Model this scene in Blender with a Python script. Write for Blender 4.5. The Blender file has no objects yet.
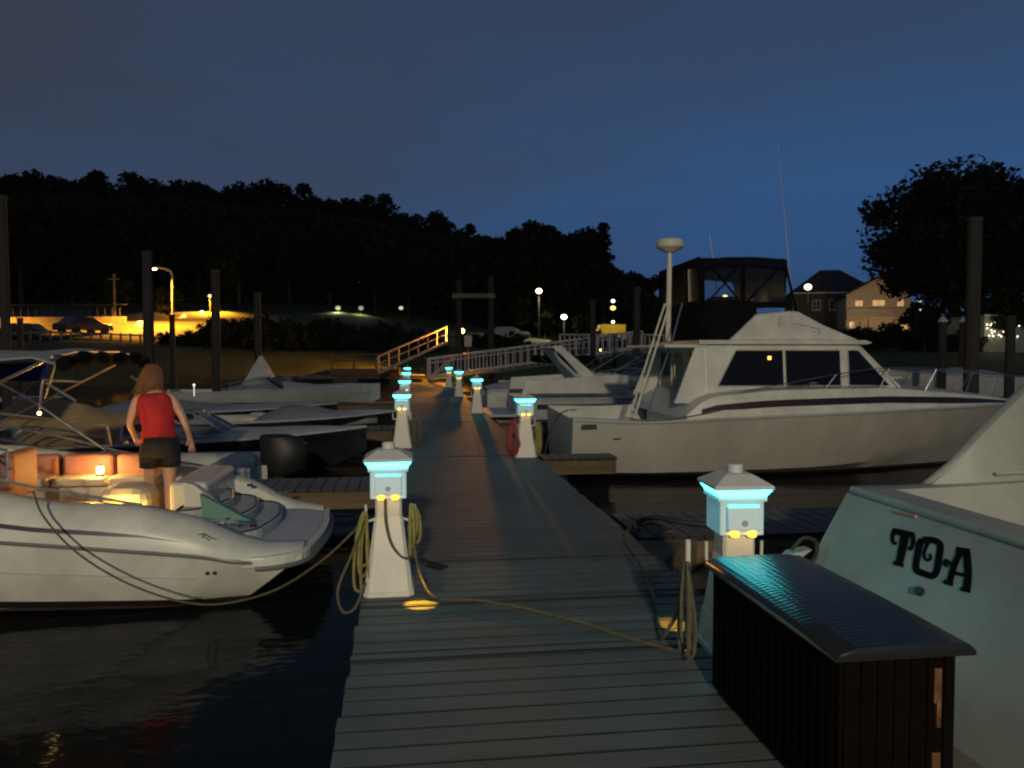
import bpy, bmesh, math, random
from mathutils import Vector, Matrix
random.seed(7)
PI = math.pi
R = math.radians
scene = bpy.context.scene
COL = scene.collection
WATER = -0.5

# ------------------------------------------------------------------ camera
F = 780.0; YAW = R(-7.4); PIT = R(2.35); CZ = 1.6
cd = bpy.data.cameras.new('camera'); cam = bpy.data.objects.new('camera', cd); COL.objects.link(cam)
cam.location = (0, 0, CZ); cam.rotation_euler = (PI/2-PIT, 0, YAW)
cd.sensor_width = 36; cd.lens = F/1024*36; cd.clip_end = 2000; cd.clip_start = .05
scene.camera = cam

def ray(px, py):
    x = (px-512)/F; y = -(py-384)/F; z = -1; a = PI/2-PIT
    Y = y*math.cos(a)-z*math.sin(a); Z = y*math.sin(a)+z*math.cos(a)
    return Vector((x*math.cos(YAW)-Y*math.sin(YAW), x*math.sin(YAW)+Y*math.cos(YAW), Z))
def atY(px, py, Y):
    d = ray(px, py); t = Y/d.y
    return Vector((d.x*t, Y, CZ+d.z*t))
def atZ(px, py, z):
    d = ray(px, py); t = (z-CZ)/d.z
    return Vector((d.x*t, d.y*t, z))

# ------------------------------------------------------------------ materials
MATS = {}
def mat(name, col, rough=.6, metal=0, var=0.0, vscale=3.0, bump=0.0, bscale=20.0, spec=.5, coat=0, emit=None, es=0, stretch=None, alpha=1, col2=None):
    if name in MATS: return MATS[name]
    m = bpy.data.materials.new(name); m.use_nodes = True
    nt = m.node_tree; b = nt.nodes['Principled BSDF']
    b.inputs['Roughness'].default_value = rough
    b.inputs['Metallic'].default_value = metal
    b.inputs['Specular IOR Level'].default_value = spec
    b.inputs['Coat Weight'].default_value = coat
    b.inputs['Alpha'].default_value = alpha
    c = (*col, 1)
    b.inputs['Base Color'].default_value = c
    tc = nt.nodes.new('ShaderNodeTexCoord'); mp = nt.nodes.new('ShaderNodeMapping')
    nt.links.new(tc.outputs['Object'], mp.inputs[0])
    if stretch: mp.inputs['Scale'].default_value = stretch
    if var > 0 or col2:
        n = nt.nodes.new('ShaderNodeTexNoise'); n.inputs['Scale'].default_value = vscale; n.inputs['Detail'].default_value = 6
        n.inputs['Roughness'].default_value = .65
        nt.links.new(mp.outputs[0], n.inputs['Vector'])
        r = nt.nodes.new('ShaderNodeValToRGB')
        r.color_ramp.elements[0].position = .3; r.color_ramp.elements[1].position = .72
        lo = col2 if col2 else tuple(max(0, v*(1-var)) for v in col)
        r.color_ramp.elements[0].color = (*lo, 1)
        r.color_ramp.elements[1].color = (*[min(1, v*(1+var*.5)) for v in col], 1)
        nt.links.new(n.outputs['Fac'], r.inputs[0]); nt.links.new(r.outputs[0], b.inputs['Base Color'])
        mr = nt.nodes.new('ShaderNodeMapRange'); mr.inputs['To Min'].default_value = max(.03, rough-.1); mr.inputs['To Max'].default_value = min(1, rough+.15)
        nt.links.new(n.outputs['Fac'], mr.inputs['Value']); nt.links.new(mr.outputs[0], b.inputs['Roughness'])
    if bump > 0:
        n2 = nt.nodes.new('ShaderNodeTexNoise'); n2.inputs['Scale'].default_value = bscale; n2.inputs['Detail'].default_value = 5
        nt.links.new(mp.outputs[0], n2.inputs['Vector'])
        bp = nt.nodes.new('ShaderNodeBump'); bp.inputs['Strength'].default_value = bump; bp.inputs['Distance'].default_value = .02
        nt.links.new(n2.outputs['Fac'], bp.inputs['Height']); nt.links.new(bp.outputs[0], b.inputs['Normal'])
    if emit:
        b.inputs['Emission Color'].default_value = (*emit, 1); b.inputs['Emission Strength'].default_value = es
    MATS[name] = m
    return m

gel = mat('gelcoat', (.60, .60, .55), .36, var=.24, vscale=2.2, bump=.04, bscale=6)
gelold = mat('gelcoat_weathered', (.33, .35, .33), .5, var=.3, vscale=1.2, bump=.1, bscale=4)
gelgrey = mat('gelcoat_grey', (.42, .43, .44), .45, var=.2, vscale=1.5)
topside = mat('topside_paint', (.42, .40, .36), .40, var=.2, vscale=1.3, bump=.06, bscale=3, stretch=(1.2, 1, .4))
nonskid = mat('nonskid_deck', (.42, .46, .55), .8, var=.18, vscale=9, bump=.5, bscale=160)
navy = mat('navy_stripe', (.015, .02, .05), .35, var=.2)
black = mat('black_plastic', (.012, .012, .013), .5, var=.3, vscale=8, bump=.1, bscale=40)
blackhull = mat('black_hull', (.02, .022, .027), .25, var=.3)
rubber = mat('black_rubber', (.02, .02, .02), .7)
antifoul = mat('bottom_paint', (.035, .015, .014), .8, var=.4, vscale=4)
steel = mat('stainless_steel', (.6, .6, .6), .28, metal=1, var=.1, vscale=12)
whitepole = mat('white_pole', (.62, .60, .52), .5, var=.15)
canvas_black = mat('black_canvas', (.006, .0055, .006), .95, var=.4, vscale=5, bump=.4, bscale=9, spec=.1)
canvas_navy = mat('navy_canvas', (.005, .008, .020), .95, var=.3, vscale=5, bump=.4, bscale=9, spec=.1)
canvas_blue = mat('blue_canvas', (.015, .03, .16), .9, var=.3, vscale=4, bump=.4, bscale=6)
canvas_grey = mat('grey_canvas', (.24, .26, .28), .9, var=.2, vscale=4, bump=.4, bscale=6)
canvas_tan = mat('tan_canvas', (.42, .28, .13), .9, var=.3, vscale=4, bump=.6, bscale=5)
canvas_white = mat('white_canvas', (.45, .44, .44), .9, var=.2, vscale=4, bump=.6, bscale=5)
vinyl = mat('cream_vinyl', (.62, .54, .42), .5, var=.15, vscale=6, bump=.1, bscale=12)
vinylpink = mat('burgundy_vinyl', (.42, .18, .13), .55, var=.35, vscale=7, bump=.1, bscale=12)
glassdark = mat('tinted_glass', (.008, .008, .009), .16, spec=.22)
wood = mat('weathered_wood', (.16, .14, .12), .85, var=.5, vscale=2.2, bump=.6, bscale=14, stretch=(1, 1, .15))
woodpile = mat('piling_wood', (.034, .030, .027), .9, var=.5, vscale=4, bump=.9, bscale=10, stretch=(3, 3, .3))
brownwood = mat('fascia_wood', (.15, .10, .06), .85, var=.5, vscale=3, bump=.6, bscale=12, stretch=(.3, 1, 2))
pvc = mat('pedestal_plastic', (.68, .66, .60), .5, var=.14, vscale=5, bump=.08, bscale=30)
pvcgrey = mat('pedestal_cap_plastic', (.52, .53, .55), .5, var=.12, vscale=6)
tealglow = mat('teal_led', (.1, .8, .8), .4, emit=(.03, .80, .88), es=17)
amberglow = mat('amber_led', (.9, .5, .05), .4, emit=(1, .55, .03), es=4)
warmglow = mat('warm_lamp', (1, .8, .4), .4, emit=(1, .62, .15), es=40)
hose = mat('yellow_hose', (.26, .23, .07), .7, var=.35, vscale=14)
ropem = mat('dock_rope', (.12, .11, .065), .9, var=.4, vscale=20, bump=.6, bscale=120)
headm = mat('lit_head_plastic', (.62, .64, .64), .5, var=.14, vscale=5, emit=(.09, .33, .37), es=.42)  # even teal emission stands in for the light band's glow on the head
ropered = mat('red_hose', (.22, .03, .03), .6, var=.3, vscale=14)
skin = mat('skin', (.52, .30, .22), .5, var=.1, vscale=20)
cloth_red = mat('red_cloth', (.45, .018, .025), .85, var=.25, vscale=9, bump=.3, bscale=30)
cloth_black = mat('black_cloth', (.012, .012, .014), .9, var=.2)
hairm = mat('auburn_hair', (.26, .11, .05), .6, var=.75, vscale=40, bump=.8, bscale=60, stretch=(4, 4, .4))

def thing(name, label, cat, loc=(0, 0, 0), rz=0, group=None):
    o = bpy.data.objects.new(name, None); COL.objects.link(o)
    o.empty_display_size = .1
    o.location = loc; o.rotation_euler = (0, 0, rz); o['label'] = label; o['category'] = cat
    if group: o['group'] = group
    return o
def tag(o, label, cat, group=None):
    o['label'] = label; o['category'] = cat
    if group: o['group'] = group
    return o
def copy_tree(o, parent=None):
    c = o.copy(); COL.objects.link(c)
    if parent is not None: c.parent = parent
    for ch in [x for x in bpy.data.objects if x.parent == o]: copy_tree(ch, c)
    return c

# ------------------------------------------------------------------ mesh builder
def catmull(pts, n=6):
    pts = [Vector(p) for p in pts]
    if len(pts) < 3: return pts
    P = [pts[0]*2-pts[1]]+pts+[pts[-1]*2-pts[-2]]
    out = []
    for i in range(1, len(P)-2):
        for k in range(n):
            t = k/n; a, b, c, d = P[i-1:i+3]
            out.append(.5*((2*b)+(c-a)*t+(2*a-5*b+4*c-d)*t*t+(3*b-a-3*c+d)*t**3))
    out.append(pts[-1]); return out

class MB:
    def __init__(s): s.v = []; s.f = []
    def add(s, vs, fs):
        o = len(s.v); s.v += [tuple(v) for v in vs]; s.f += [tuple(i+o for i in f) for f in fs]; return s
    def box(s, c, d, rz=0, rot=None, taper=1):
        x, y, z = d[0]/2, d[1]/2, d[2]/2
        vs = [(-x, -y, -z), (x, -y, -z), (x, y, -z), (-x, y, -z), (-x*taper, -y*taper, z), (x*taper, -y*taper, z), (x*taper, y*taper, z), (-x*taper, y*taper, z)]
        M = rot if rot else Matrix.Rotation(rz, 3, 'Z')
        vs = [M @ Vector(v)+Vector(c) for v in vs]
        return s.add(vs, [(0, 3, 2, 1), (4, 5, 6, 7), (0, 1, 5, 4), (1, 2, 6, 5), (2, 3, 7, 6), (3, 0, 4, 7)])
    def tube(s, pts, r, seg=8, cap=True):
        pts = [Vector(p) for p in pts]
        rs = r if isinstance(r, (list, tuple)) else [r]*len(pts)
        vs = []; up = None
        for i, p in enumerate(pts):
            a = pts[max(0, i-1)]; b = pts[min(len(pts)-1, i+1)]; t = (b-a)
            if t.length < 1e-9: t = Vector((0, 0, 1))
            t.normalize()
            if up is None: up = Vector((0, 0, 1)) if abs(t.z) < .9 else Vector((1, 0, 0))
            n = t.cross(up)
            if n.length < 1e-5: up = Vector((0, 1, .1)); n = t.cross(up)
            n.normalize(); u = n.cross(t).normalized(); up = u
            for k in range(seg):
                a2 = 2*PI*k/seg; vs.append(p+(n*math.cos(a2)+u*math.sin(a2))*rs[i])
        fs = []
        for i in range(len(pts)-1):
            for k in range(seg):
                k2 = (k+1) % seg; fs.append((i*seg+k, i*seg+k2, (i+1)*seg+k2, (i+1)*seg+k))
        if cap: fs.append(tuple(range(seg))[::-1]); fs.append(tuple((len(pts)-1)*seg+k for k in range(seg)))
        return s.add(vs, fs)
    def cyl(s, p0, p1, r0, r1=None, seg=12): return s.tube([p0, p1], [r0, r0 if r1 is None else r1], seg)
    def lathe(s, prof, c=(0, 0, 0), seg=16):
        vs = []; n = len(prof)
        for k in range(seg):
            a = 2*PI*k/seg
            for r, z in prof: vs.append((c[0]+r*math.cos(a), c[1]+r*math.sin(a), c[2]+z))
        fs = []
        for k in range(seg):
            for i in range(n-1):
                k2 = (k+1) % seg; fs.append((k*n+i, k2*n+i, k2*n+i+1, k*n+i+1))
        return s.add(vs, fs)
    def sphere(s, c, r, seg=12, rings=8, sc=(1, 1, 1)):
        prof = [(math.sin(PI*i/rings)*r, -math.cos(PI*i/rings)*r) for i in range(rings+1)]
        t = MB().lathe(prof, seg=seg)
        return s.add([(v[0]*sc[0]+c[0], v[1]*sc[1]+c[1], v[2]*sc[2]+c[2]) for v in t.v], t.f)
    def prism(s, poly, axis, a, b):
        # poly: 2D outline, extruded along axis from a to b
        n = len(poly); vs = []
        for t in (a, b):
            for u, w in poly:
                vs.append({'x': (t, u, w), 'y': (u, t, w), 'z': (u, w, t)}[axis])
        fs = [tuple(range(n)), tuple(range(n, 2*n))[::-1]]
        for i in range(n): j = (i+1) % n; fs.append((i, n+i, n+j, j))
        return s.add(vs, fs)
    def loft(s, secs, closed=False, capa=False, capb=False):
        n = len(secs[0]); vs = [p for q in secs for p in q]; fs = []
        for i in range(len(secs)-1):
            for k in range(n if closed else n-1):
                k2 = (k+1) % n; fs.append((i*n+k, i*n+k2, (i+1)*n+k2, (i+1)*n+k))
        if capa: fs.append(tuple(range(n))[::-1])
        if capb: fs.append(tuple((len(secs)-1)*n+k for k in range(n)))
        return s.add(vs, fs)
    def build(s, name, m, parent=None, smooth=False, bevel=0, bseg=2, solid=0, auto=35):
        me = bpy.data.meshes.new(name); me.from_pydata([tuple(v) for v in s.v], [], s.f); me.update()
        bm = bmesh.new(); bm.from_mesh(me)
        bmesh.ops.remove_doubles(bm, verts=bm.verts, dist=1e-5)
        bmesh.ops.recalc_face_normals(bm, faces=bm.faces)
        if smooth:
            for e in bm.edges:
                if len(e.link_faces) == 2 and e.calc_face_angle(0) > R(auto): e.smooth = False
            for f_ in bm.faces: f_.smooth = True
        bm.to_mesh(me); bm.free()
        me.materials.append(m)
        o = bpy.data.objects.new(name, me); COL.objects.link(o)
        if parent is not None: o.parent = parent
        if solid: md = o.modifiers.new('solid', 'SOLIDIFY'); md.thickness = solid; md.offset = 0
        if bevel: md = o.modifiers.new('bevel', 'BEVEL'); md.width = bevel; md.segments = bseg; md.limit_method = 'ANGLE'; md.angle_limit = R(30)
        return o

def light(name, kind, loc, power, col, parent=None, size=.05, target=None, spot=60, blend=.3):
    ld = bpy.data.lights.new(name, kind); ld.energy = power; ld.color = col
    if kind in ('POINT', 'SPOT'): ld.shadow_soft_size = size
    if kind == 'SPOT': ld.spot_size = R(spot); ld.spot_blend = blend
    o = bpy.data.objects.new(name, ld); COL.objects.link(o); o.location = loc
    if target is not None:
        d = Vector(target)-Vector(loc); o.rotation_euler = d.to_track_quat('-Z', 'Y').to_euler()
    if parent is not None: o.parent = parent
    return o

# ------------------------------------------------------------------ world and dusk light
w = bpy.data.worlds.new('World'); scene.world = w; w.use_nodes = True
nt = w.node_tree; bg = nt.nodes['Background']
sky = nt.nodes.new('ShaderNodeTexSky'); sky.sky_type = 'NISHITA'; sky.sun_disc = False
SUN_AZ = R(200); sky.sun_elevation = R(1.5); sky.sun_rotation = R(200)
tc = nt.nodes.new('ShaderNodeTexCoord')
sep = nt.nodes.new('ShaderNodeSeparateXYZ'); nt.links.new(tc.outputs['Generated'], sep.inputs[0])
ramp = nt.nodes.new('ShaderNodeValToRGB'); cr = ramp.color_ramp
cr.elements[0].position = 0; cr.elements[0].color = (.020, .056, .150, 1)
cr.elements[1].position = 1; cr.elements[1].color = (.015, .018, .032, 1)
for p, c in ((.12, (.024, .074, .195)), (.20, (.027, .080, .198)), (.30, (.029, .065, .148)), (.42, (.030, .052, .108)), (.6, (.020, .030, .056))):
    e = cr.elements.new(p); e.color = (*c, 1)
nt.links.new(sep.outputs['Z'], ramp.inputs[0])
# thin grey overcast toward the left of the sky
cl = nt.nodes.new('ShaderNodeTexNoise'); cl.inputs['Scale'].default_value = 2.4; cl.inputs['Detail'].default_value = 5; cl.inputs['Roughness'].default_value = .55
mp = nt.nodes.new('ShaderNodeMapping'); mp.inputs['Scale'].default_value = (1, 1, 3.2); nt.links.new(tc.outputs['Generated'], mp.inputs[0]); nt.links.new(mp.outputs[0], cl.inputs['Vector'])
ax = nt.nodes.new('ShaderNodeMapRange'); ax.inputs['From Min'].default_value = .34; ax.inputs['From Max'].default_value = -.5; ax.inputs['To Min'].default_value = 0; ax.inputs['To Max'].default_value = 1.0
nt.links.new(sep.outputs['X'], ax.inputs['Value'])
ml = nt.nodes.new('ShaderNodeMath'); ml.operation = 'MULTIPLY_ADD'; nt.links.new(cl.outputs['Fac'], ml.inputs[0]); ml.inputs[1].default_value = 1.5; ml.inputs[2].default_value = -.70
ad = nt.nodes.new('ShaderNodeMath'); ad.operation = 'ADD'; ad.use_clamp = True; nt.links.new(ml.outputs[0], ad.inputs[0]); nt.links.new(ax.outputs[0], ad.inputs[1])
mix = nt.nodes.new('ShaderNodeMix'); mix.data_type = 'RGBA'; nt.links.new(ad.outputs[0], mix.inputs['Factor']); nt.links.new(ramp.outputs[0], mix.inputs['A'])
mix.inputs['B'].default_value = (.036, .047, .078, 1)
sk = nt.nodes.new('ShaderNodeMix'); sk.data_type = 'RGBA'; sk.blend_type = 'ADD'; sk.inputs['Factor'].default_value = .002
nt.links.new(mix.outputs['Result'], sk.inputs['A']); nt.links.new(sky.outputs[0], sk.inputs['B'])
nt.links.new(sk.outputs['Result'], bg.inputs['Color']); bg.inputs['Strength'].default_value = 1.0

sl = bpy.data.lights.new('afterglow_sun', 'SUN'); sl.energy = .04; sl.color = (1, .90, .62); sl.angle = R(50)
so = bpy.data.objects.new('afterglow_sun', sl); COL.objects.link(so)
so.rotation_euler = Vector((.30, .90, -.30)).to_track_quat('-Z', 'Y').to_euler()
scene.view_settings.view_transform = 'Standard'; scene.view_settings.look = 'None'; scene.view_settings.gamma = 1
scene.view_settings.exposure = 0
scene.cycles.filter_width = 2.2
scene.cycles.sample_clamp_indirect = 4

# ------------------------------------------------------------------ ground and water
def ground_h(x, y):
    y0 = 57 + 4*math.sin(x*.05)
    if x > 30: y0 += (x-30)*.05
    d = y-y0
    s = .125 if x < -8 else (.125-.07*min(1, (x+8)/25))
    if d < -8: return -3.2
    if d < 3: return -3.2+(d+8)/11*4.6
    h = 1.4+s*(d-3)*1.0
    h = min(h, 1.4+s*48)
    if d > 48 and x < 55: h += min(5.0, (d-48)*.10)
    return h + .12*math.sin(x*.4)*math.sin(y*.5)
def sheet(name, x0, x1, y0, y1, nx, ny, fn, m, dz=0):
    mb = MB()
    vs = [(x0+(x1-x0)*i/nx, y0+(y1-y0)*j/ny, fn(x0+(x1-x0)*i/nx, y0+(y1-y0)*j/ny)+dz) for j in range(ny+1) for i in range(nx+1)]
    fs = [(j*(nx+1)+i, j*(nx+1)+i+1, (j+1)*(nx+1)+i+1, (j+1)*(nx+1)+i) for j in range(ny) for i in range(nx)]
    o = mb.add(vs, fs).build(name, m, smooth=True); o['kind'] = 'structure'
    return o
mg = mat('grass_ground', (.05, .07, .025), .95, var=.6, vscale=.35, bump=.8, bscale=2)
sheet('ground', -260, 260, 40, 420, 130, 95, ground_h, mg)
asph = mat('asphalt', (.075, .072, .068), .9, var=.35, vscale=.25, bump=.4, bscale=3)
sheet('parking_lot', -62, -13, 65, 93, 40, 24, ground_h, asph, .07)
sheet('road', -13, 60, 78, 86, 50, 6, ground_h, asph, .07)
mw = bpy.data.materials.new('water'); mw.use_nodes = True; n_ = mw.node_tree; b = n_.nodes['Principled BSDF']; b.inputs['Specular IOR Level'].default_value = .10
b.inputs['Base Color'].default_value = (.006, .008, .009, 1); b.inputs['Roughness'].default_value = .09; b.inputs['IOR'].default_value = 1.33
tcw = n_.nodes.new('ShaderNodeTexCoord'); w1 = n_.nodes.new('ShaderNodeTexNoise'); w1.inputs['Scale'].default_value = 1.6; w1.inputs['Detail'].default_value = 4
w2 = n_.nodes.new('ShaderNodeTexNoise'); w2.inputs['Scale'].default_value = 5; w2.inputs['Detail'].default_value = 3
mpw = n_.nodes.new('ShaderNodeMapping'); mpw.inputs['Scale'].default_value = (.7, 1.2, 1); n_.links.new(tcw.outputs['Object'], mpw.inputs[0])
n_.links.new(mpw.outputs[0], w1.inputs['Vector']); n_.links.new(mpw.outputs[0], w2.inputs['Vector'])
aw = n_.nodes.new('ShaderNodeMath'); aw.operation = 'MULTIPLY_ADD'; aw.inputs[1].default_value = .3
n_.links.new(w2.outputs['Fac'], aw.inputs[0]); n_.links.new(w1.outputs['Fac'], aw.inputs[2])
bw = n_.nodes.new('ShaderNodeBump'); bw.inputs['Strength'].default_value = .5; bw.inputs['Distance'].default_value = .035
n_.links.new(aw.outputs[0], bw.inputs['Height']); n_.links.new(bw.outputs[0], b.inputs['Normal'])
o = MB().add([(-300, -30, WATER), (300, -30, WATER), (300, 66, WATER), (-300, 66, WATER)], [(0, 1, 2, 3)]).build('water', mw); o['kind'] = 'structure'

# ------------------------------------------------------------------ docks
mdeck = bpy.data.materials.new('deck_boards'); mdeck.use_nodes = True; n_ = mdeck.node_tree; b = n_.nodes['Principled BSDF']
tcd = n_.nodes.new('ShaderNodeTexCoord'); sp = n_.nodes.new('ShaderNodeSeparateXYZ'); n_.links.new(tcd.outputs['Object'], sp.inputs[0])
dv = n_.nodes.new('ShaderNodeMath'); dv.operation = 'DIVIDE'; dv.inputs[1].default_value = .145; n_.links.new(sp.outputs['Y'], dv.inputs[0])
fl = n_.nodes.new('ShaderNodeMath'); fl.operation = 'FLOOR'; n_.links.new(dv.outputs[0], fl.inputs[0])
wn = n_.nodes.new('ShaderNodeTexWhiteNoise'); wn.noise_dimensions = '1D'; n_.links.new(fl.outputs[0], wn.inputs['W'])
mpd = n_.nodes.new('ShaderNodeMapping'); mpd.inputs['Scale'].default_value = (1.2, 22, 4); n_.links.new(tcd.outputs['Object'], mpd.inputs[0])
gr = n_.nodes.new('ShaderNodeTexNoise'); gr.inputs['Scale'].default_value = 3; gr.inputs['Detail'].default_value = 8; gr.inputs['Roughness'].default_value = .7; n_.links.new(mpd.outputs[0], gr.inputs['Vector'])
bl = n_.nodes.new('ShaderNodeTexNoise'); bl.inputs['Scale'].default_value = 1.1; bl.inputs['Detail'].default_value = 4; n_.links.new(tcd.outputs['Object'], bl.inputs['Vector'])
rp = n_.nodes.new('ShaderNodeValToRGB'); rp.color_ramp.elements[0].position = .25; rp.color_ramp.elements[1].position = .8
rp.color_ramp.elements[0].color = (.028, .031, .033, 1); rp.color_ramp.elements[1].color = (.112, .126, .130, 1)
m1 = n_.nodes.new('ShaderNodeMath'); m1.operation = 'MULTIPLY_ADD'; m1.inputs[1].default_value = .24; n_.links.new(wn.outputs['Value'], m1.inputs[0])
m2 = n_.nodes.new('ShaderNodeMath'); m2.operation = 'MULTIPLY_ADD'; m2.inputs[1].default_value = .45; n_.links.new(gr.outputs['Fac'], m2.inputs[0])
m3 = n_.nodes.new('ShaderNodeMath'); m3.operation = 'MULTIPLY'; m3.inputs[1].default_value = .5; n_.links.new(bl.outputs['Fac'], m3.inputs[0])
m2.inputs[1].default_value = .62; n_.links.new(m3.outputs[0], m2.inputs[2]); n_.links.new(m2.outputs[0], m1.inputs[2]); n_.links.new(m1.outputs[0], rp.inputs[0]); n_.links.new(rp.outputs[0], b.inputs['Base Color'])
b.inputs['Roughness'].default_value = .62
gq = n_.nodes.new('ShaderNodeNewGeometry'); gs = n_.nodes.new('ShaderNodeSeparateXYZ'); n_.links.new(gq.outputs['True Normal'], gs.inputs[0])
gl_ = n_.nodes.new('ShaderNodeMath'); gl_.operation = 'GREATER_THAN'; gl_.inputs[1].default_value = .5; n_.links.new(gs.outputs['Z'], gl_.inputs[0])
gm = n_.nodes.new('ShaderNodeMix'); gm.data_type = 'RGBA'; gm.inputs['A'].default_value = (.012, .011, .010, 1); n_.links.new(rp.outputs[0], gm.inputs['B']); n_.links.new(gl_.outputs[0], gm.inputs['Factor']); n_.links.new(gm.outputs['Result'], b.inputs['Base Color'])  # board sides painted dark to stand in for shade in the gaps
bpd = n_.nodes.new('ShaderNodeBump'); bpd.inputs['Strength'].default_value = .8; bpd.inputs['Distance'].default_value = .006; n_.links.new(gr.outputs['Fac'], bpd.inputs['Height']); n_.links.new(bpd.outputs[0], b.inputs['Normal'])

def dock(name, label, x0, x1, y0, y1, along='y', joints=(), group=None):
    root = thing(name, label, 'dock', ((x0+x1)/2, (y0+y1)/2, 0), 0, group)
    cx, cy = (x0+x1)/2, (y0+y1)/2
    mb = MB(); seam = []; rr = random.Random(int(y0*10))
    if along == 'y':
        y = y0
        while y < y1-.02:
            if not any(abs(y+.07-j) < .075 for j in joints):
                jit = rr.uniform(-.012, .012)
                mb.box((jit, y+.0695-cy, -.02+rr.uniform(-.0013, .0013)), (x1-x0, .129, .04), rz=rr.uniform(-.0022, .0022))
            else:
                mb.box((0, y+.095-cy, -.024), (x1-x0, .068, .04)); seam.append(y+.03-cy); seam.append(y+.138-cy)
            y += .145
    else:
        x = x0
        while x < x1-.02:
            mb.box((x+.0695-cx, rr.uniform(-.01, .01), -.02+rr.uniform(-.002, .002)), (.133, y1-y0, .04)); x += .145
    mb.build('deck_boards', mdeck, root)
    for sy in seam[::2]: MB().box((0, sy, -.014), (x1-x0-.01, .038, .03)).build('joint_strip', rubber, root)  # black fill added so the open joints read as shaded gaps
    fr = MB(); X = (x1-x0)/2; Y = (y1-y0)/2
    fr.box((-X+.03, 0, -.145), (.05, 2*Y, .2)); fr.box((X-.03, 0, -.145), (.05, 2*Y, .2))
    fr.box((0, -Y+.03, -.148), (2*X-.12, .05, .2)); fr.box((0, Y-.03, -.148), (2*X-.12, .05, .2))
    fr.build('side_beam', brownwood, root)
    ft = MB()
    if along == 'y':
        k = y0+.8
        while k < y1-.5: MB().box((0, k-cy, -.41), ((x1-x0)*.86, 1.1, .32)).build('float', black, root, bevel=.03); k += 2.6
    else:
        k = x0+.7
        while k < x1-.5: MB().box((k-cx, 0, -.41), (1.1, (y1-y0)*.8, .32)).build('float', black, root, bevel=.03); k += 2.6
    return root
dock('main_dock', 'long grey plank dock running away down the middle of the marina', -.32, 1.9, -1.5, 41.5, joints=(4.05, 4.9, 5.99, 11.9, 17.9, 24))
# fingers
FG = 'finger docks branching off the main dock'
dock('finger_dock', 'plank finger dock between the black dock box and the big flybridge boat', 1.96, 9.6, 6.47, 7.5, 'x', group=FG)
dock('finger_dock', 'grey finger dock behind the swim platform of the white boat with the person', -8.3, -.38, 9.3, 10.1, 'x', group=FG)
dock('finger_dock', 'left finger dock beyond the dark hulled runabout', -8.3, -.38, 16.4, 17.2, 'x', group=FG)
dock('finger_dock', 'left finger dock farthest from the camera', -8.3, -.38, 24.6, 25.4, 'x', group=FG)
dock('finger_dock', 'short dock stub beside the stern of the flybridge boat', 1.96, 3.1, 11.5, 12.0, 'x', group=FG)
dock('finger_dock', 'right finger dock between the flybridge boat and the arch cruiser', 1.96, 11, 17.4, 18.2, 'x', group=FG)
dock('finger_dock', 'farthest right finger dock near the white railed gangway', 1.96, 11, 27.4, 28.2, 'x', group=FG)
# brown gusset block where the near right finger meets the dock
g = MB().prism([(1.92, 6.42), (1.92, 5.75), (2.45, 6.42)], 'z', -.22, -.012).build('dock_gusset', brownwood, bevel=.006)
tag(g, 'brown triangular corner block joining the near right finger to the main dock', 'dock gusset')

# ------------------------------------------------------------------ power pedestals
def make_pedestal():
    t = thing('power_pedestal', '', 'power pedestal')
    base = MB()
    secs = []
    for z, h in ((0, .164), (.03, .164), (.035, .155), (.18, .140), (.2, .137), (.205, .132), (.52, .092), (.53, .086), (.66, .086)):
        c = h*.82
        secs.append([(h, -c, z), (h, c, z), (c, h, z), (-c, h, z), (-h, c, z), (-h, -c, z), (-c, -h, z), (c, -h, z)])
    base.loft(secs, closed=True, capa=True, capb=True)
    base.build('base', pvc, t, smooth=True, auto=25)
    hd = MB()
    hd.box((0, 0, .762), (.235, .235, .205)); hd.box((0, 0, .86), (.262, .262, .03))
    hd.prism([(-.118, .675), (-.165, .70), (-.15, .82), (-.118, .84)], 'x', -.088, .088)
    hd.prism([(.118, .675), (.165, .70), (.15, .82), (.118, .84)], 'x', -.088, .088)
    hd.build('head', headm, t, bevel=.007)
    lb2 = MB(); lb2.loft([[(h, -h, z), (h, h, z), (-h, h, z), (-h, -h, z)] for z, h in ((.8755, .127), (.882, .129), (.911, .149))], closed=True, capa=True, capb=True)
    lb2.build('light_band', tealglow, t)
    rf = MB()
    secs = []
    for z, h in ((.912, .158), (.926, .160), (.935, .155), (.985, .075), (.99, .055)):
        secs.append([(h, -h, z), (h, h, z), (-h, h, z), (-h, -h, z)])
    rf.loft(secs, closed=True, capa=True, capb=True)
    r = rf.build('roof', pvcgrey, t, bevel=.004)
    MB().lathe([(0, .985), (.042, .985), (.042, 1.025), (.036, 1.035), (0, 1.038)], seg=14).build('finial', pvcgrey, r, smooth=True)
    for s in (-1, 1):
        MB().lathe([(0, -.012), (.02, -.008), (.024, .004), (.014, .016), (0, .018)], c=(s*.046, -.14, .668), seg=12).build('courtesy_lamp', amberglow, t, smooth=True)
        MB().lathe([(0, -.012), (.02, -.008), (.024, .004), (.014, .016), (0, .018)], c=(s*.046, .14, .668), seg=12).build('courtesy_lamp', amberglow, t, smooth=True)
        hk = MB(); hk.tube(catmull([(s*.09, 0, .50), (s*.14, 0, .485), (s*.15, 0, .50), (s*.152, 0, .60)], 4), .009, 8)
        hk.build('hose_hook', whitepole, t, smooth=True)
    em = MB().lathe([(0, 0), (.018, 0), (.018, .004), (0, .004)], seg=12)
    em = MB().add([(v[0], -.159-v[2], .735+v[1]) for v in em.v], em.f); em.build('round_badge', gelgrey, t)
    return t
PX_L, PX_R = -.15, 1.75
ped = make_pedestal()
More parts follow.
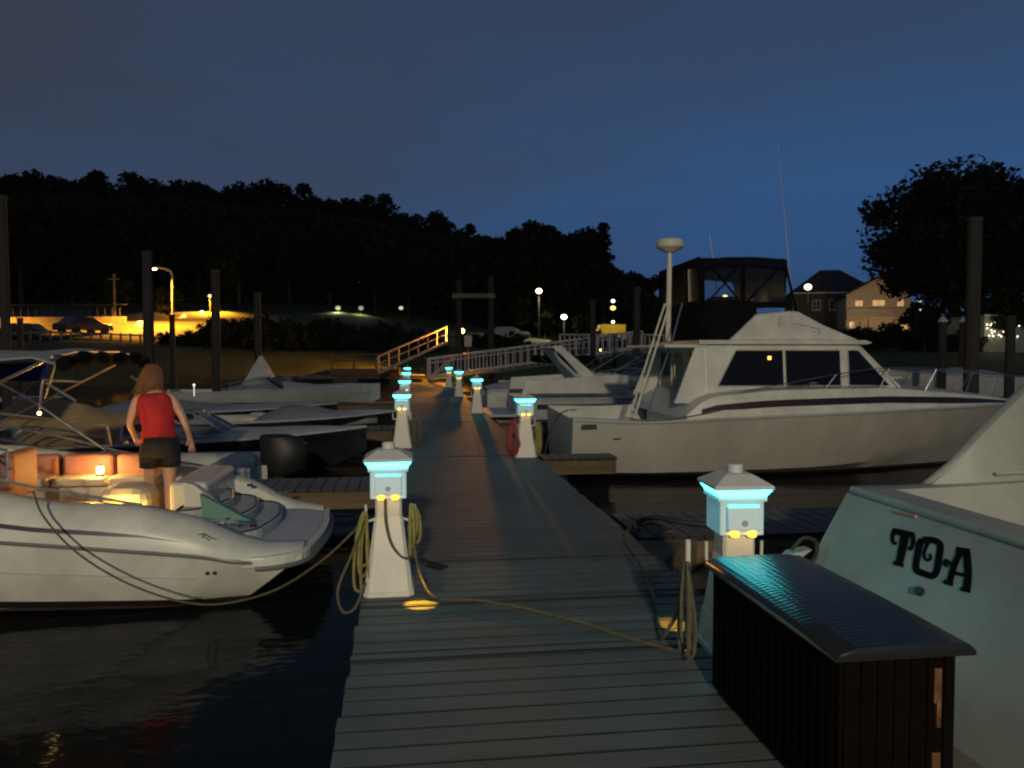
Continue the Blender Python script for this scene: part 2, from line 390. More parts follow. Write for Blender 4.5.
peds = [(PX_L, 5.25, 'nearest lit pedestal on the left dock edge, wound with yellow hose'),
        (1.725, 3.98, 'nearest lit pedestal on the right, rising behind the black dock box'),
        (PX_L, 13.2, 'second lit pedestal on the left dock edge, with a dark hose beside it'),
        (PX_R-.02, 11.8, 'second lit pedestal on the right, flanked by red and yellow hose'),
        (PX_L, 19.5, 'third lit pedestal on the left dock edge'), (PX_R-.03, 20.4, 'third lit pedestal on the right dock edge'),
        (PX_L, 27, 'fourth lit pedestal on the left dock edge'), (PX_R-.03, 28.2, 'fourth lit pedestal on the right dock edge'),
        (PX_L, 35, 'last lit pedestal on the left near the gangway'), (PX_R-.03, 35.5, 'last lit pedestal on the right near the gangway')]
peds.append((PX_R+.1, -3.0, 'assumed lit pedestal, unseen behind the camera on the right dock edge'))  # unseen pedestal assumed from the spacing, adds teal light to the near hull
for i, (x, y, lb) in enumerate(peds):
    p = ped if i == 0 else copy_tree(ped)
    p.location = (x, y, .002); p['label'] = lb; p['group'] = 'lit power pedestals along the main dock'
    if i in (1,): p.rotation_euler.z = R(-4)
    p.scale = (1, 1, .965)
# the amber courtesy lamps throw small pools on the boards
light('amber_spot', 'SPOT', (-.10, 5.06, .635), 170, (1, .50, .03), size=.01, target=(.05, 4.93, 0), spot=20, blend=.55)
light('amber_spot', 'SPOT', (1.52, 3.78, .62), 150, (1, .50, .03), size=.01, target=tuple(atZ(674, 625, 0)), spot=13, blend=.55)

# ------------------------------------------------------------------ hoses and lines
def rope(name, label, pts, r, m, cat='rope', parent=None, n=8, group=None):
    o = MB().tube(catmull(pts, n), r, 7).build(name, m, parent, smooth=True)
    if parent is None: tag(o, label, cat, group)
    return o
def hose_coil(name, label, cx, cy, side, m, zt=.52, zb=.12, spread=.09, n=5, seed=1, r=.010):
    rr = random.Random(seed); mb = MB()
    pts = []
    for k in range(n):
        zb2 = zb+rr.uniform(-.08, .12); wx = spread*rr.uniform(.5, 1.3); yo = rr.uniform(-.07, .07)
        x0 = cx+side*rr.uniform(0, .03)
        pts += [(x0, cy+yo*.3, zt+rr.uniform(0, .03)), (x0+side*wx*.6, cy-.04+yo, (zt+zb2)/2+.06), (x0+side*wx*.7, cy-.05+yo, zb2+.05), (x0+side*wx*.2, cy-.03+yo, zb2), (x0-side*wx*.35, cy-.06+yo, zb2+.06), (x0-side*wx*.2, cy-.04+yo, (zt+zb2)/2)]
    mb.tube(catmull(pts, 5), r, 7)
    o = mb.build(name, m, smooth=True); return tag(o, label, 'hose')
hose_coil('hose', 'yellow hose hanging in loops on the left side of the nearest left pedestal', PX_L-.14, 5.2, -1, hose, .52, .06, .10, 5, 3)
hose_coil('hose', 'yellow hose bundle hung on the right side of the nearest left pedestal', PX_L+.14, 5.2, 1, hose, .56, .28, .05, 6, 5)
rope('hose_loop', 'wide loop of pale hose sagging beyond the dock edge by the left pedestal', [(-.30, 5.2, .52), (-.38, 5.12, .3), (-.47, 5.05, .08), (-.44, 5.03, -.06), (-.36, 5.0, -.03), (-.30, 5.1, .1)], .009, ropem, 'hose')
rope('shore_cable', 'thin cord looping down the front of the nearest left pedestal', [(-.17, 5.09, .65), (-.165, 5.06, .5), (-.13, 5.05, .36), (-.06, 5.06, .27), (0, 5.1, .27), (.02, 5.18, .35)], .008, ropem, 'cord')
rope('dock_line', 'dull yellow line trailing across the boards from left pedestal to right edge', [(0, 5.15, .5), (.02, 5.1, .3), (.07, 5.02, .12), (.16, 4.98, .02), (.42, 4.92, .012), (.7, 4.72, .012), (1.0, 4.42, .012), (1.22, 4.12, .012), (1.42, 3.86, .03)], .009, ropem)
rope('dock_line', 'sagging mooring line from the white boat on the left to the left pedestal', [(-2.9, 6.42, .52), (-2.75, 6.25, .35), (-2.45, 6.1, .1), (-2.0, 5.95, -.12), (-1.5, 5.8, -.22), (-1.0, 5.55, -.08), (-.6, 5.3, .2), (-.29, 5.22, .5)], .008, ropem)
hose_coil('hose', 'dark red hose hanging left of the second right pedestal', 1.58, 11.75, -1, ropered, .55, .1, .14, 7, 9, .018)
hose_coil('hose', 'yellow hose hanging right of the second right pedestal', 1.90, 11.75, 1, hose, .5, .02, .04, 6, 12, .014)
hose_coil('hose', 'grey green hose loops beside the second left pedestal', .06, 13.1, 1, ropem, .5, .1, .12, 7, 14, .012)
hose_coil('hose', 'olive hose loops hanging on the white pipe left of the black dock box', 1.42, 3.86, -1, ropem, .5, .05, .04, 5, 19, .009)
pp = MB().cyl((1.43, 3.88, 0), (1.43, 3.88, .62), .014).build('hose_post', whitepole, smooth=True); tag(pp, 'slim white upright pipe between the dock box and right pedestal', 'pipe')
rope('shore_cable', 'dark cord snaking from the near right finger dock down to the deck edge', [(1.42, 3.9, .3), (1.36, 4.1, .02), (1.5, 4.6, .014), (1.7, 5.6, .014), (1.78, 6.3, .014), (1.95, 6.75, .02), (2.2, 6.9, .02), (2.3, 6.6, .03), (2.1, 6.5, .02)], .011, ropem, 'cord')
rp_ = [(1.98, 6.62, .03), (2.05, 6.9, .03), (2.25, 6.98, .06), (2.45, 6.8, .05), (2.7, 6.7, .04), (2.9, 6.75, .05), (3.1, 6.6, .04)]
rope('power_cable', 'thick black cable heaped on the near right finger dock', rp_, .022, rubber, 'cable')
cl_ = MB().box((.17, 5.72, .018), (.05, .16, .025), rz=.7).box((.17, 5.72, .045), (.03, .26, .018), rz=.7)
tag(cl_.build('dock_cleat', black, bevel=.006), 'black cleat lying on the boards behind the nearest left pedestal', 'cleat')

# ------------------------------------------------------------------ dock box
bx = thing('dock_box', 'long black dock box with quilted lid on the near right of the dock', 'dock box', (1.615, 2.93, .02))
mbx = bpy.data.materials.new('quilted_lid'); mbx.use_nodes = True; n_ = mbx.node_tree; b = n_.nodes['Principled BSDF']
b.inputs['Base Color'].default_value = (.016, .018, .019, 1); b.inputs['Roughness'].default_value = .28; b.inputs['Specular IOR Level'].default_value = .48
t1 = n_.nodes.new('ShaderNodeTexCoord'); q = n_.nodes.new('ShaderNodeMapping'); q.inputs['Rotation'].default_value = (0, 0, R(45)); n_.links.new(t1.outputs['Object'], q.inputs[0])
s1 = n_.nodes.new('ShaderNodeSeparateXYZ'); n_.links.new(q.outputs[0], s1.inputs[0])
pr = []
for ax_ in ('X', 'Y'):
    a = n_.nodes.new('ShaderNodeMath'); a.operation = 'MULTIPLY'; a.inputs[1].default_value = 150; n_.links.new(s1.outputs[ax_], a.inputs[0])
    c = n_.nodes.new('ShaderNodeMath'); c.operation = 'SINE'; n_.links.new(a.outputs[0], c.inputs[0]); pr.append(c)
mm = n_.nodes.new('ShaderNodeMath'); mm.operation = 'MULTIPLY'; n_.links.new(pr[0].outputs[0], mm.inputs[0]); n_.links.new(pr[1].outputs[0], mm.inputs[1])
ge = n_.nodes.new('ShaderNodeNewGeometry'); sg_ = n_.nodes.new('ShaderNodeSeparateXYZ'); n_.links.new(ge.outputs['Normal'], sg_.inputs[0]); gt = n_.nodes.new('ShaderNodeMath'); gt.operation = 'GREATER_THAN'; gt.inputs[1].default_value = .86; n_.links.new(sg_.outputs['Z'], gt.inputs[0]); mo = n_.nodes.new('ShaderNodeMath'); mo.operation = 'MULTIPLY'; n_.links.new(mm.outputs[0], mo.inputs[0]); n_.links.new(gt.outputs[0], mo.inputs[1]); mm = mo
bb = n_.nodes.new('ShaderNodeBump'); bb.inputs['Strength'].default_value = .6; bb.inputs['Distance'].default_value = .0016; n_.links.new(mm.outputs[0], bb.inputs['Height']); n_.links.new(bb.outputs[0], b.inputs['Normal'])
msl = mat('black_slatted_plastic', (.004, .003, .003), .8, var=.3, vscale=10, bump=.2, bscale=50, spec=.06)
body = MB().box((0, 0, .29), (.42, 1.09, .56))
for k in range(17): body.box((-.2115, -.50+k*.0625, .29), (.006, .030, .52))
for k in range(7): body.box((-.18+k*.06, -.5475, .29), (.03, .012, .52))
body.build('body', msl, bx, bevel=.004)
lid = MB()
# lid slightly crowned with a dipped front-left edge
sec = []
for y, dz in ((-.585, 0), (-.58, .010), (-.3, .016), (0, .018), (.3, .016), (.57, .010), (.575, 0)):
    sec.append([(-.245, y, .568), (-.243, y, .580+dz*.3), (-.225, y, .592+dz*.6), (-.16, y, .601+dz*.9), (0, y, .605+dz), (.17, y, .603+dz*.9), (.235, y, .596+dz*.7), (.253, y, .584+dz*.3), (.255, y, .568)])
lid.loft(sec, closed=True, capa=True, capb=True).build('lid', mbx, bx, smooth=True, auto=50)
MB().box((.135, -.558, .46), (.026, .012, .12)).box((.135, -.562, .37), (.016, .018, .10))  .build('latch', mat('rusty_latch', (.30, .15, .08), .45, metal=.6, var=.7, vscale=20), bx, bevel=.003)
MB().box((.135, -.556, .15), (.03, .014, .16)).build('hasp_strap', mat('copper_strap', (.26, .12, .07), .45, metal=.7, var=.6), bx, bevel=.003)
dbh = MB().box((2.12, 3.0, -.02), (.46, 1.9, .04)).build('box_shelf', wood); tag(dbh, 'dark plank shelf carrying the dock box at the dock edge', 'shelf')
dbh.hide_render = False

# ------------------------------------------------------------------ boats: shared pieces
def interp(st, n):
    xs = [catmull([(s[0], s[1], s[2]) for s in st], n), catmull([(s[0], s[3], s[4]) for s in st], n), catmull([(s[0], s[5], 0) for s in st], n)]
    out = []
    for a, b_, c in zip(*xs): out.append((a.x, max(0.005, a.y), a.z, max(.004, b_.y), b_.z, c.y))
    return out
def side_pt(s, f, sgn, off=0):   # f = 0 at sheer, 1 at chine
    x, hb, zs, hc, zc, zk = s
    y = hb+(hc-hb)*f; z = zs+(zc-zs)*f
    y += math.sin(PI*f)*.035*min(1, hb)   # slight bulge
    return Vector((x, sgn*(y+off), z))
def hull_part(st, root, m, mbottom, rake=.0, n=6, wl=.06):
    S = interp(st, n); secs = []; bots = []
    # split topsides / bottom just above the waterline
    for s in S:
        k = s[0]; pass
        top = [side_pt(s, f, 1) for f in (0, .25, .5, .75, 1)]
        ring = top+[Vector((s[0], 0, s[5]))]+[side_pt(s, f, -1) for f in (1, .75, .5, .25, 0)]
        secs.append(ring)
    x0 = S[0][0]; zs0 = S[0][2]
    L = S[-1][0]-x0
    for i, ring in enumerate(secs):   # transom rake and bow flare rake
        for v in ring:
            t = max(0, 1-(v.x-x0)/(.25*L)); v.x += rake*t*(zs0-v.z)/max(.2, zs0)
    mb = MB(); mb.loft(secs, closed=False)
    n0 = len(secs[0]); mb.f.append(tuple(range(n0)))
    h = mb.build('hull', m, root, smooth=True, auto=30)
    # bottom paint as a shell 4 mm outboard, below the waterline
    bt = MB(); bs = []
    for s, ring in zip(S, secs):
        r2 = []
        for v in ring:
            if v.z <= wl: r2.append(Vector((v.x, v.y*1.006+(.004 if v.y > 0 else -.004), v.z-.004)))
        # clip at wl
        pts = []
        for a, b_ in zip(ring[:-1], ring[1:]):
            if a.z > wl >= b_.z or a.z <= wl < b_.z:
                t = (wl-a.z)/(b_.z-a.z); q = a.lerp(b_, t); pts.append(q)
        if len(pts) == 2:
            low = [v for v in ring if v.z <= wl]
            half = [v for v in low if v.y > 1e-4]; hh = half[0] if half else pts[0]
            def o4(q): return Vector((q.x, q.y+(.005 if q.y > 0 else -.005 if q.y < 0 else 0), q.z-.005))
            ch = ring[4] if ring[4].z < wl else pts[0].lerp(ring[5], .5); cm = Vector((ch.x, -ch.y, ch.z))
            bs.append([Vector((pts[0].x, pts[0].y+.005, pts[0].z)), o4(ch), o4(ring[5]), o4(cm), Vector((pts[1].x, pts[1].y-.005, pts[1].z))])
    if len(bs) > 2: bt.loft(bs).build('bottom', mbottom, root, smooth=True)
    return S, h
def strip(S, f0, f1, xa, xb, off, name, m, root, sides=(1, -1), ta=0, tb=0):
    mb = MB()
    for sg in sides:
        q = [s for s in S if xa <= s[0] <= xb]
        secs = []
        for i, s in enumerate(q):
            t = i/max(1, len(q)-1); w_ = 1
            if ta and t < ta: w_ = t/ta
            if tb and t > 1-tb: w_ = (1-t)/tb
            fm = (f0+f1)/2; a = fm+(f0-fm)*w_; c = fm+(f1-fm)*w_
            secs.append([side_pt(s, a, sg, off), side_pt(s, c, sg, off)])
        mb.loft(secs)
    return mb.build(name, m, root, smooth=True)
def rail(S, f, name, m, root, r=.02, off=.012, xa=-99, xb=99, sides=(1, -1)):
    mb = MB()
    for sg in sides: mb.tube([side_pt(s, f, sg, off) for s in S if xa <= s[0] <= xb], r, 6)
    return mb.build(name, m, root, smooth=True)
def deck_part(S, root, m, xa, xb, wdt, sole, camber=.06, xe=None, solem=None, stern_open=False):
    """gunwales from xa to xb, liner down to the sole, foredeck from xb to the bow"""
    mb = MB(); q = [s for s in S if xa <= s[0] <= xb]
    for sg in (1, -1):
        mb.loft([[Vector((s[0], sg*(s[1]-.004), s[2]-.002)), Vector((s[0], sg*(s[1]-wdt*.35), s[2]+.03)), Vector((s[0], sg*(s[1]-wdt), s[2]+.028)), Vector((s[0], sg*(s[1]-wdt-.03), s[2]-.02)), Vector((s[0], sg*(s[1]-wdt-.06), sole))] for s in q])
    fq = [s for s in S if s[0] >= xb-1e-6]
    if q and fq and fq[0][0] > q[-1][0]: fq = [q[-1]]+fq
    if len(fq) > 1:
        mb.loft([[Vector((s[0], s[1]*k-(.004 if k == 1 else -.004 if k == -1 else 0), s[2]-.002+camber*(1-k*k)*min(1, s[1]*1.5))) for k in (1, .8, .4, 0, -.4, -.8, -1)] for s in fq])
        s = fq[0]; w2_ = s[1]-wdt-.05
        mb.add([(s[0], -w2_, sole), (s[0], w2_, sole), (s[0], w2_*.9, s[2]+camber*.3), (s[0], -w2_*.9, s[2]+camber*.3)], [(0, 1, 2, 3)])
    mb.build('deck', m, root, smooth=True, auto=30)
    if q:
        so_ = MB().loft([[Vector((s[0], s[1]-wdt-.05, sole)), Vector((s[0], -(s[1]-wdt-.05), sole))] for s in q])
        so_.build('cockpit_sole', solem or nonskid, root)
def windshield(root, xb, xt, y, zb, zt, xback, name='windshield', tint=None, rfr=.014):
    """raked wraparound: front at xb (bottom) to xt (top), sides run back to xback"""
    fr = MB()
    bot = catmull([(xback, y, zb), (xb-.3, y*.95, zb), (xb, y*.55, zb+.02), (xb+.05, 0, zb+.03), (xb, -y*.55, zb+.02), (xb-.3, -y*.95, zb), (xback, -y, zb)], 5)
    top = catmull([(xback+.02, y*.96, zb+(zt-zb)*.55), (xt-.3, y*.86, zt), (xt, y*.5, zt+.02), (xt+.03, 0, zt+.02), (xt, -y*.5, zt+.02), (xt-.3, -y*.86, zt), (xback+.02, -y*.96, zb+(zt-zb)*.55)], 5)
    fr.tube(top, rfr, 6); fr.tube(bot, rfr, 6)
    for i in (0, 5, 10, 15, 20, 25, 30): fr.tube([bot[i], top[i]], rfr, 6)
    f_ = fr.build(name, steel, root, smooth=True)
    MB().loft([list(bot), list(top)]).build('pane', tint or clearm, f_, smooth=True)
clearm = bpy.data.materials.new('clear_glazing'); clearm.use_nodes = True; n_ = clearm.node_tree
for x in list(n_.nodes):
    if x.type != 'OUTPUT_MATERIAL': n_.nodes.remove(x)
tr = n_.nodes.new('ShaderNodeBsdfTransparent'); tr.inputs[0].default_value = (.82, .85, .85, 1); gl = n_.nodes.new('ShaderNodeBsdfGlossy'); gl.inputs['Roughness'].default_value = .12; gl.inputs['Color'].default_value = (.7, .7, .7, 1)
fz = n_.nodes.new('ShaderNodeFresnel'); fz.inputs[0].default_value = 1.5; mx = n_.nodes.new('ShaderNodeMixShader'); n_.links.new(fz.outputs[0], mx.inputs[0]); n_.links.new(tr.outputs[0], mx.inputs[1]); n_.links.new(gl.outputs[0], mx.inputs[2])
n_.links.new(mx.outputs[0], [x for x in n_.nodes if x.type == 'OUTPUT_MATERIAL'][0].inputs[0])
vin = clearm.copy(); vin.name = 'clear_vinyl'; n_ = vin.node_tree
df = n_.nodes.new('ShaderNodeBsdfDiffuse'); df.inputs[0].default_value = (.45, .42, .36, 1)
m2_ = n_.nodes.new('ShaderNodeMixShader'); m2_.inputs[0].default_value = .02
mx2 = [x for x in n_.nodes if x.type == 'MIX_SHADER' and x != m2_][0]
n_.links.new(mx2.outputs[0], m2_.inputs[1]); n_.links.new(df.outputs[0], m2_.inputs[2]); n_.links.new(m2_.outputs[0], [x for x in n_.nodes if x.type == 'OUTPUT_MATERIAL'][0].inputs[0])

def outboard(root, x, y, z, s=1.0, m=black, tilt=0):
    o = MB()
    M = Matrix.Rotation(tilt, 3, 'Y')
    def T(v): v = M @ Vector(v); return Vector((x+v.x*s, y+v.y*s, z+v.z*s))
    secs = []
    for zz, hx, hy, cx in ((.16, .15, .11, -.22), (.24, .27, .16, -.27), (.42, .31, .18, -.28), (.60, .31, .18, -.28), (.70, .26, .15, -.22), (.735, .17, .10, -.16), (.74, .06, .05, -.14)):
        secs.append([T((cx+hx*math.cos(a)*(1 if abs(math.cos(a)) < .9 else 1.05), hy*math.sin(a), zz)) for a in [2*PI*k/14 for k in range(14)]])
    o.loft(secs, closed=True, capa=True, capb=True)
    cw = o.build('outboard_motor', m, root, smooth=True)
    l = MB(); l.loft([[T((cx+hx*math.cos(a), hy*math.sin(a), zz)) for a in [2*PI*k/10 for k in range(10)]] for zz, hx, hy, cx in ((.32, .12, .09, -.2), (0, .10, .06, -.2), (-.45, .09, .035, -.22), (-.6, .14, .04, -.24))], closed=True, capa=True, capb=True)
    l.build('leg', m, cw, smooth=True)
    MB().tube([T((-.34, 0, -.5)), T((-.05, 0, -.5))], [.05*s, .035*s], 8).build('gearcase', m, cw)
    MB().box(T((-.03, 0, .15)), (.08*s, .22*s, .34*s)).build('bracket', gelgrey, cw)
    return cw
def cleat(root, x, y, z, rz=0, name='cleat'):
    M = Matrix.Rotation(rz, 3, 'Z'); c = Vector((x, y, z))
    o = MB(); o.tube([c+M@Vector((-.09, 0, .035)), c+M@Vector((0, 0, .04)), c+M@Vector((.09, 0, .035))], [.006, .012, .006], 6)
    o.cyl(c+M@Vector((-.03, 0, 0)), c+M@Vector((-.03, 0, .04)), .008, seg=6); o.cyl(c+M@Vector((.03, 0, 0)), c+M@Vector((.03, 0, .04)), .008, seg=6)
    return o.build(name, steel, root)
def cushion(root, c, d, m=None, name='cushion', rot=0):
    return MB().box(c, d, rz=rot).build(name, m or vinyl, root, smooth=False, bevel=min(d)*.3, bseg=3)

# ------------------------------------------------------------------ white boat on the left, stern to the dock
bA = thing('motor_boat', 'white sport boat on the left with lamplit cockpit and blue stripe, stern to the dock', 'boat', (-1.42, 7.68, WATER), PI)
stA = [(-.42, 1.06, .335, .92, .0, -.28), (0, 1.19, .40, 1.0, .02, -.3), (.3, 1.25, .47, 1.06, .02, -.32), (1, 1.29, .56, 1.08, .03, -.33), (2, 1.29, .67, 1.06, .05, -.33), (3.2, 1.22, .80, .95, .1, -.33), (4.6, 1.0, .93, .7, .2, -.28), (5.8, .55, 1.04, .3, .42, -.05), (6.4, .03, 1.12, .02, .75, .35)]
SA, hA = hull_part(stA, bA, gel, antifoul, rake=.42)
rail(SA, 0, 'rub_rail', mat('grey_rub_rail', (.14, .15, .15), .5), bA, r=.017, off=.004)
rail(SA, .42, 'hull_strake', gelgrey, bA, r=.008, off=.0, sides=(1, -1), xa=.25)
strip(SA, .86, .97, .25, 6, .006, 'boot_stripe', black, bA)
def railz(x):
    q = [(-.5, .335)]+[(s[0], s[2]) for s in SA]
    for a, b_ in zip(q[:-1], q[1:]):
        if a[0] <= x <= b_[0]: return a[1]+(b_[1]-a[1])*(x-a[0])/(b_[0]-a[0])
    return q[-1][1]
def lin(q, x):
    if x <= q[0][0]: return q[0][1]
    for a, b_ in zip(q[:-1], q[1:]):
        if a[0] <= x <= b_[0]: return a[1]+(b_[1]-a[1])*(x-a[0])/(b_[0]-a[0])
    return q[-1][1]
HB = [(-.5, 1.0), (-.42, 1.07), (-.2, 1.16)]+[(s[0], s[1]) for s in SA if s[0] > -.15]
ZT = [(-.5, .455), (-.2, .49), (0, .56), (.3, .72), (.7, .84), (1.1, .88), (1.45, .90), (1.85, .99), (2.6, 1.12), (4, 1.2), (6.4, 1.22)]
def mouldsec(x, sg):
    hb, zs, zt = lin(HB, x), railz(x), lin(ZT, x); d = zt-zs
    fl_ = .38+.04*min(1, max(0, x)) if x > .6 else .44
    wi = min(.36, hb*.6)
    return [Vector((x, sg*(hb-.003), zs)), Vector((x, sg*(hb-.012), zs+d*.35)), Vector((x, sg*(hb-.05), zs+d*.7)), Vector((x, sg*(hb-wi*.38), zt-.012)), Vector((x, sg*(hb-wi*.6), zt)), Vector((x, sg*(hb-wi*.9), zt-.006)), Vector((x, sg*(hb-wi), zt-.03)), Vector((x, sg*(hb-wi-.03), max(.40, fl_ if x < 4 else zt-.05)))]
xsA = [-.5+i*.1 for i in range(46)]
for sg in (1, -1):
    MB().loft([mouldsec(x, sg) for x in xsA]).build('side_moulding', gel, bA, smooth=True, auto=40)
mb = MB()
fx = [4.0, 4.6, 5.2, 5.8, 6.2, 6.4]
mb.loft([[Vector((x, lin(HB, x)*k, lin([(4, .96), (6.4, 1.12)], x)+(.26 if x < 6.3 else .02)*(1-abs(k)**2.2)*min(1, lin(HB, x)))) for k in (1, .9, .7, .4, 0, -.4, -.7, -.9, -1)] for x in fx])
mb.build('foredeck', gel, bA, smooth=True)
MB().add([(.5, -1.0, .38), (4.0, -.85, .38), (4.0, .85, .38), (.5, 1.0, .38)], [(0, 1, 2, 3)]).build('cockpit_sole', mat('beige_carpet', (.30, .24, .17), .95, var=.3, vscale=20), bA)
MB().box((4.0, 0, .80), (.04, 1.7, .84)).build('dashboard', gel, bA, bevel=.01)
# swim platform with rounded corners and three curved steps
def plan(x0, x1, hy, r, n=6, bulge=.0):
    pts = [(x1, hy)]
    for k in range(n+1):
        a = PI/2+PI/2*k/n; pts.append((x0+r+math.cos(a)*r, hy-r+math.sin(a)*r))
    for k in range(1, n): pts.append((x0-bulge*math.sin(PI*k/n), (hy-r)*(1-2*k/n)))
    for k in range(n+1):
        a = PI+PI/2*k/n; pts.append((x0+r+math.cos(a)*r, -hy+r+math.sin(a)*r))
    pts.append((x1, -hy)); return pts
MB().prism(plan(-.56, .15, 1.17, .42, 8, .05), 'z', .33, .425).build('swim_platform', gel, bA, bevel=.02, bseg=3)
MB().prism(plan(-.50, .1, 1.0, .36, 8, .05), 'z', .4255, .434).build('platform_grip', nonskid, bA)
for i, (xx, z0, z1, hy) in enumerate(((-.10, .43, .52, .78), (.12, .52, .61, .70), (.34, .61, .70, .62))):
    st_ = MB().prism([(x, y-.05) for x, y in plan(xx, .62, hy, .3, 6, .06)], 'z', z0, z1).build('step', gelgrey, bA, bevel=.015)
    q = [(x, y-.05, z1+.004) for x, y in plan(xx+.02, .62, hy-.02, .3, 6, .06)[1:-1]]
    MB().tube(q, .009, 6).build('step_trim', navy, st_)
MB().box((.62, -.35, .70), (.34, 1.15, .40)).build('sun_pad', gel, bA, bevel=.05, bseg=3)
MB().prism([(.30, .70), (.62, .70), (.62, .93), (.52, .90)], 'y', .28, .38).build('arm_rest', gel, bA, bevel=.012)
MB().prism([(.0, .58), (.42, .62), (.45, .84), (.38, .80)], 'y', .42, .50).build('tilt_backrest', mat('green_canvas', (.12, .26, .22), .8, var=.2), bA, bevel=.01)
cleat(bA, -.05, -.95, .55, .6); cleat(bA, .15, .98, .66, 0); cleat(bA, 1.9, 1.1, 1.065, 0)
MB().lathe([(0, 0), (.03, 0), (.03, .02), (0, .022)], c=(.25, -.7, .70)).build('cup_holder', black, bA)
MB().lathe([(0, 0), (.03, 0), (.03, .02), (0, .022)], c=(.0, .45, .525)).build('filler_cap', black, bA)
# cockpit seats
cushion(bA, (2.1, -.80, .58), (2.1, .34, .40), vinyl, 'bench_base')
for k in range(4): cushion(bA, (1.35+k*.53, -.86, .92), (.50, .16, .26), vinylpink, 'seat_back')
for k in range(4): cushion(bA, (1.35+k*.53, -.74, .80), (.50, .40, .09), vinyl, 'seat_cushion')
cushion(bA, (1.22, -.05, .62), (.46, .50, .48), vinyl, 'seat_base')
cushion(bA, (2.35, .1, .60), (.5, .5, .42), vinyl, 'seat_base')
cushion(bA, (2.12, .1, 1.0), (.12, .48, .42), vinylpink, 'seat_back')
MB().lathe([(0, 0), (.018, 0), (.018, .02), (0, .024)], c=(1.0, .20, .66)).build('courtesy_lamp', warmglow, bA)
light('courtesy_light', 'POINT', (1.20, .30, .70), 13, (1, .52, .06), bA, .02)
windshield(bA, 3.95, 3.35, 1.08, 1.10, 1.50, 1.75, tint=clearm, rfr=.013)
for sg in (1, -1): fr = MB(); fr.tube(catmull([(.75, sg*1.06, .86), (1.2, sg*1.06, .95), (1.72, sg*1.05, 1.06), (2.2, sg*1.05, 1.20), (2.95, sg*1.03, 1.38), (3.3, sg*.95, 1.5)], 5), .013, 6); fr.build('windshield_wing', steel, bA, smooth=True)
# bimini
bim = MB(); secs = []
for x in (1.42, 1.6, 1.9, 2.3, 2.8, 3.4):
    e = .03*math.sin((x-1)*PI/.57)**2
    secs.append([(x, y, 2.13-.07*(y/.95)**2-e+(.0 if x > 1.5 else -.04)) for y in (-.98, -.95, -.6, -.2, .2, .6, .95, .98)])
cv = bim.loft(secs).build('bimini_canvas', canvas_grey, bA, smooth=True, solid=.012)
bf = MB()
for xa, xb in ((3.15, 1.46), (1.78, 3.25)):
    for sg in (1, -1): bf.tube([(xa, sg*1.02, 1.06 if xa < 2 else 1.2), ((xa+xb)/2, sg*.98, 1.62), (xb, sg*.93, 2.06)], .0125, 7)
    bf.tube([(xb, -.93, 2.06), (xb, -.5, 2.1), (xb, .5, 2.1), (xb, .93, 2.06)], .0125, 7)
for sg in (1, -1): bf.tube([(2.35, sg*.97, 1.62), (2.2, sg*.95, 2.07)], .011, 6); bf.tube([(1.5, sg*.96, 1.85), (1.28, sg*.95, 1.7)], .013, 6)
bf.build('bimini_frame', steel, bA, smooth=True)
fo = MB(); fo.tube(catmull([(1.36, -1.0, 1.98), (1.33, -.6, 2.04), (1.34, 0, 2.03), (1.32, .6, 2.05), (1.36, .98, 2.0)], 5), [.05+.02*math.sin(i*1.7) for i in range(21)], 9); fo.build('rolled_canvas', canvas_black, bA, smooth=True)
for sg in (1, -1): wp = MB().loft([[(x, sg*(1.045-.0), lin(ZT, x)-.03), (x, sg*(1.05), z)] for x, z in ((.95, .91), (1.2, .95), (1.72, 1.06), (2.2, 1.20), (2.95, 1.38), (3.3, 1.48))]).build('side_glass', clearm, bA)
MB().tube([(x, y, .335) for x, y in plan(-.575, .15, 1.185, .42, 8, .05)[1:-1]], .02, 6).build('platform_rail', MATS['grey_rub_rail'], bA, smooth=True)
# stripe on the moulding, script marks
def mstrip(x0, x1, w_, name, m, sg=1, f=.42, n=24):
    mb = MB(); secs = []
    for i in range(n+1):
        x = x0+(x1-x0)*i/n; s = mouldsec(x, sg); t = i/n
        a = s[1].lerp(s[2], .12); wd = w_*min(1, t*5+.12); up = (s[2]-s[0]).normalized()
        off = Vector((0, sg*.010, .002)); secs.append([a-up*wd/2+off, a+up*wd/2+off])
    return mb.loft(secs).build(name, m, bA, smooth=True)
for sg in (1, -1): mstrip(.38, 4.2, .036, 'side_stripe', navy, sg)
def script(parent, pts_list, fn, m, r=.004, name='script_mark'):
    mb = MB()
    for pts in pts_list: mb.tube([fn(*p) for p in pts], r, 5)
    return mb.build(name, m, parent)
sc_ = [[(0, .02), (.05, .045), (.10, .03)], [(.03, 0), (.05, .045)], [(.05, .02), (.09, .005)], [(.10, .03), (.14, .035)]]
script(bA, sc_, lambda u, v: mouldsec(.28-u, 1)[2]+Vector((0, .007, v-.02)), navy)
script(bA, sc_, lambda u, v: mouldsec(1.95-u, 1)[2]+Vector((0, .007, v+.02)), navy)
for u in (0, .055): MB().cyl((.15+u, 1.235, .33), (.15+u, 1.252, .33), .013).build('exhaust_port', black, bA)

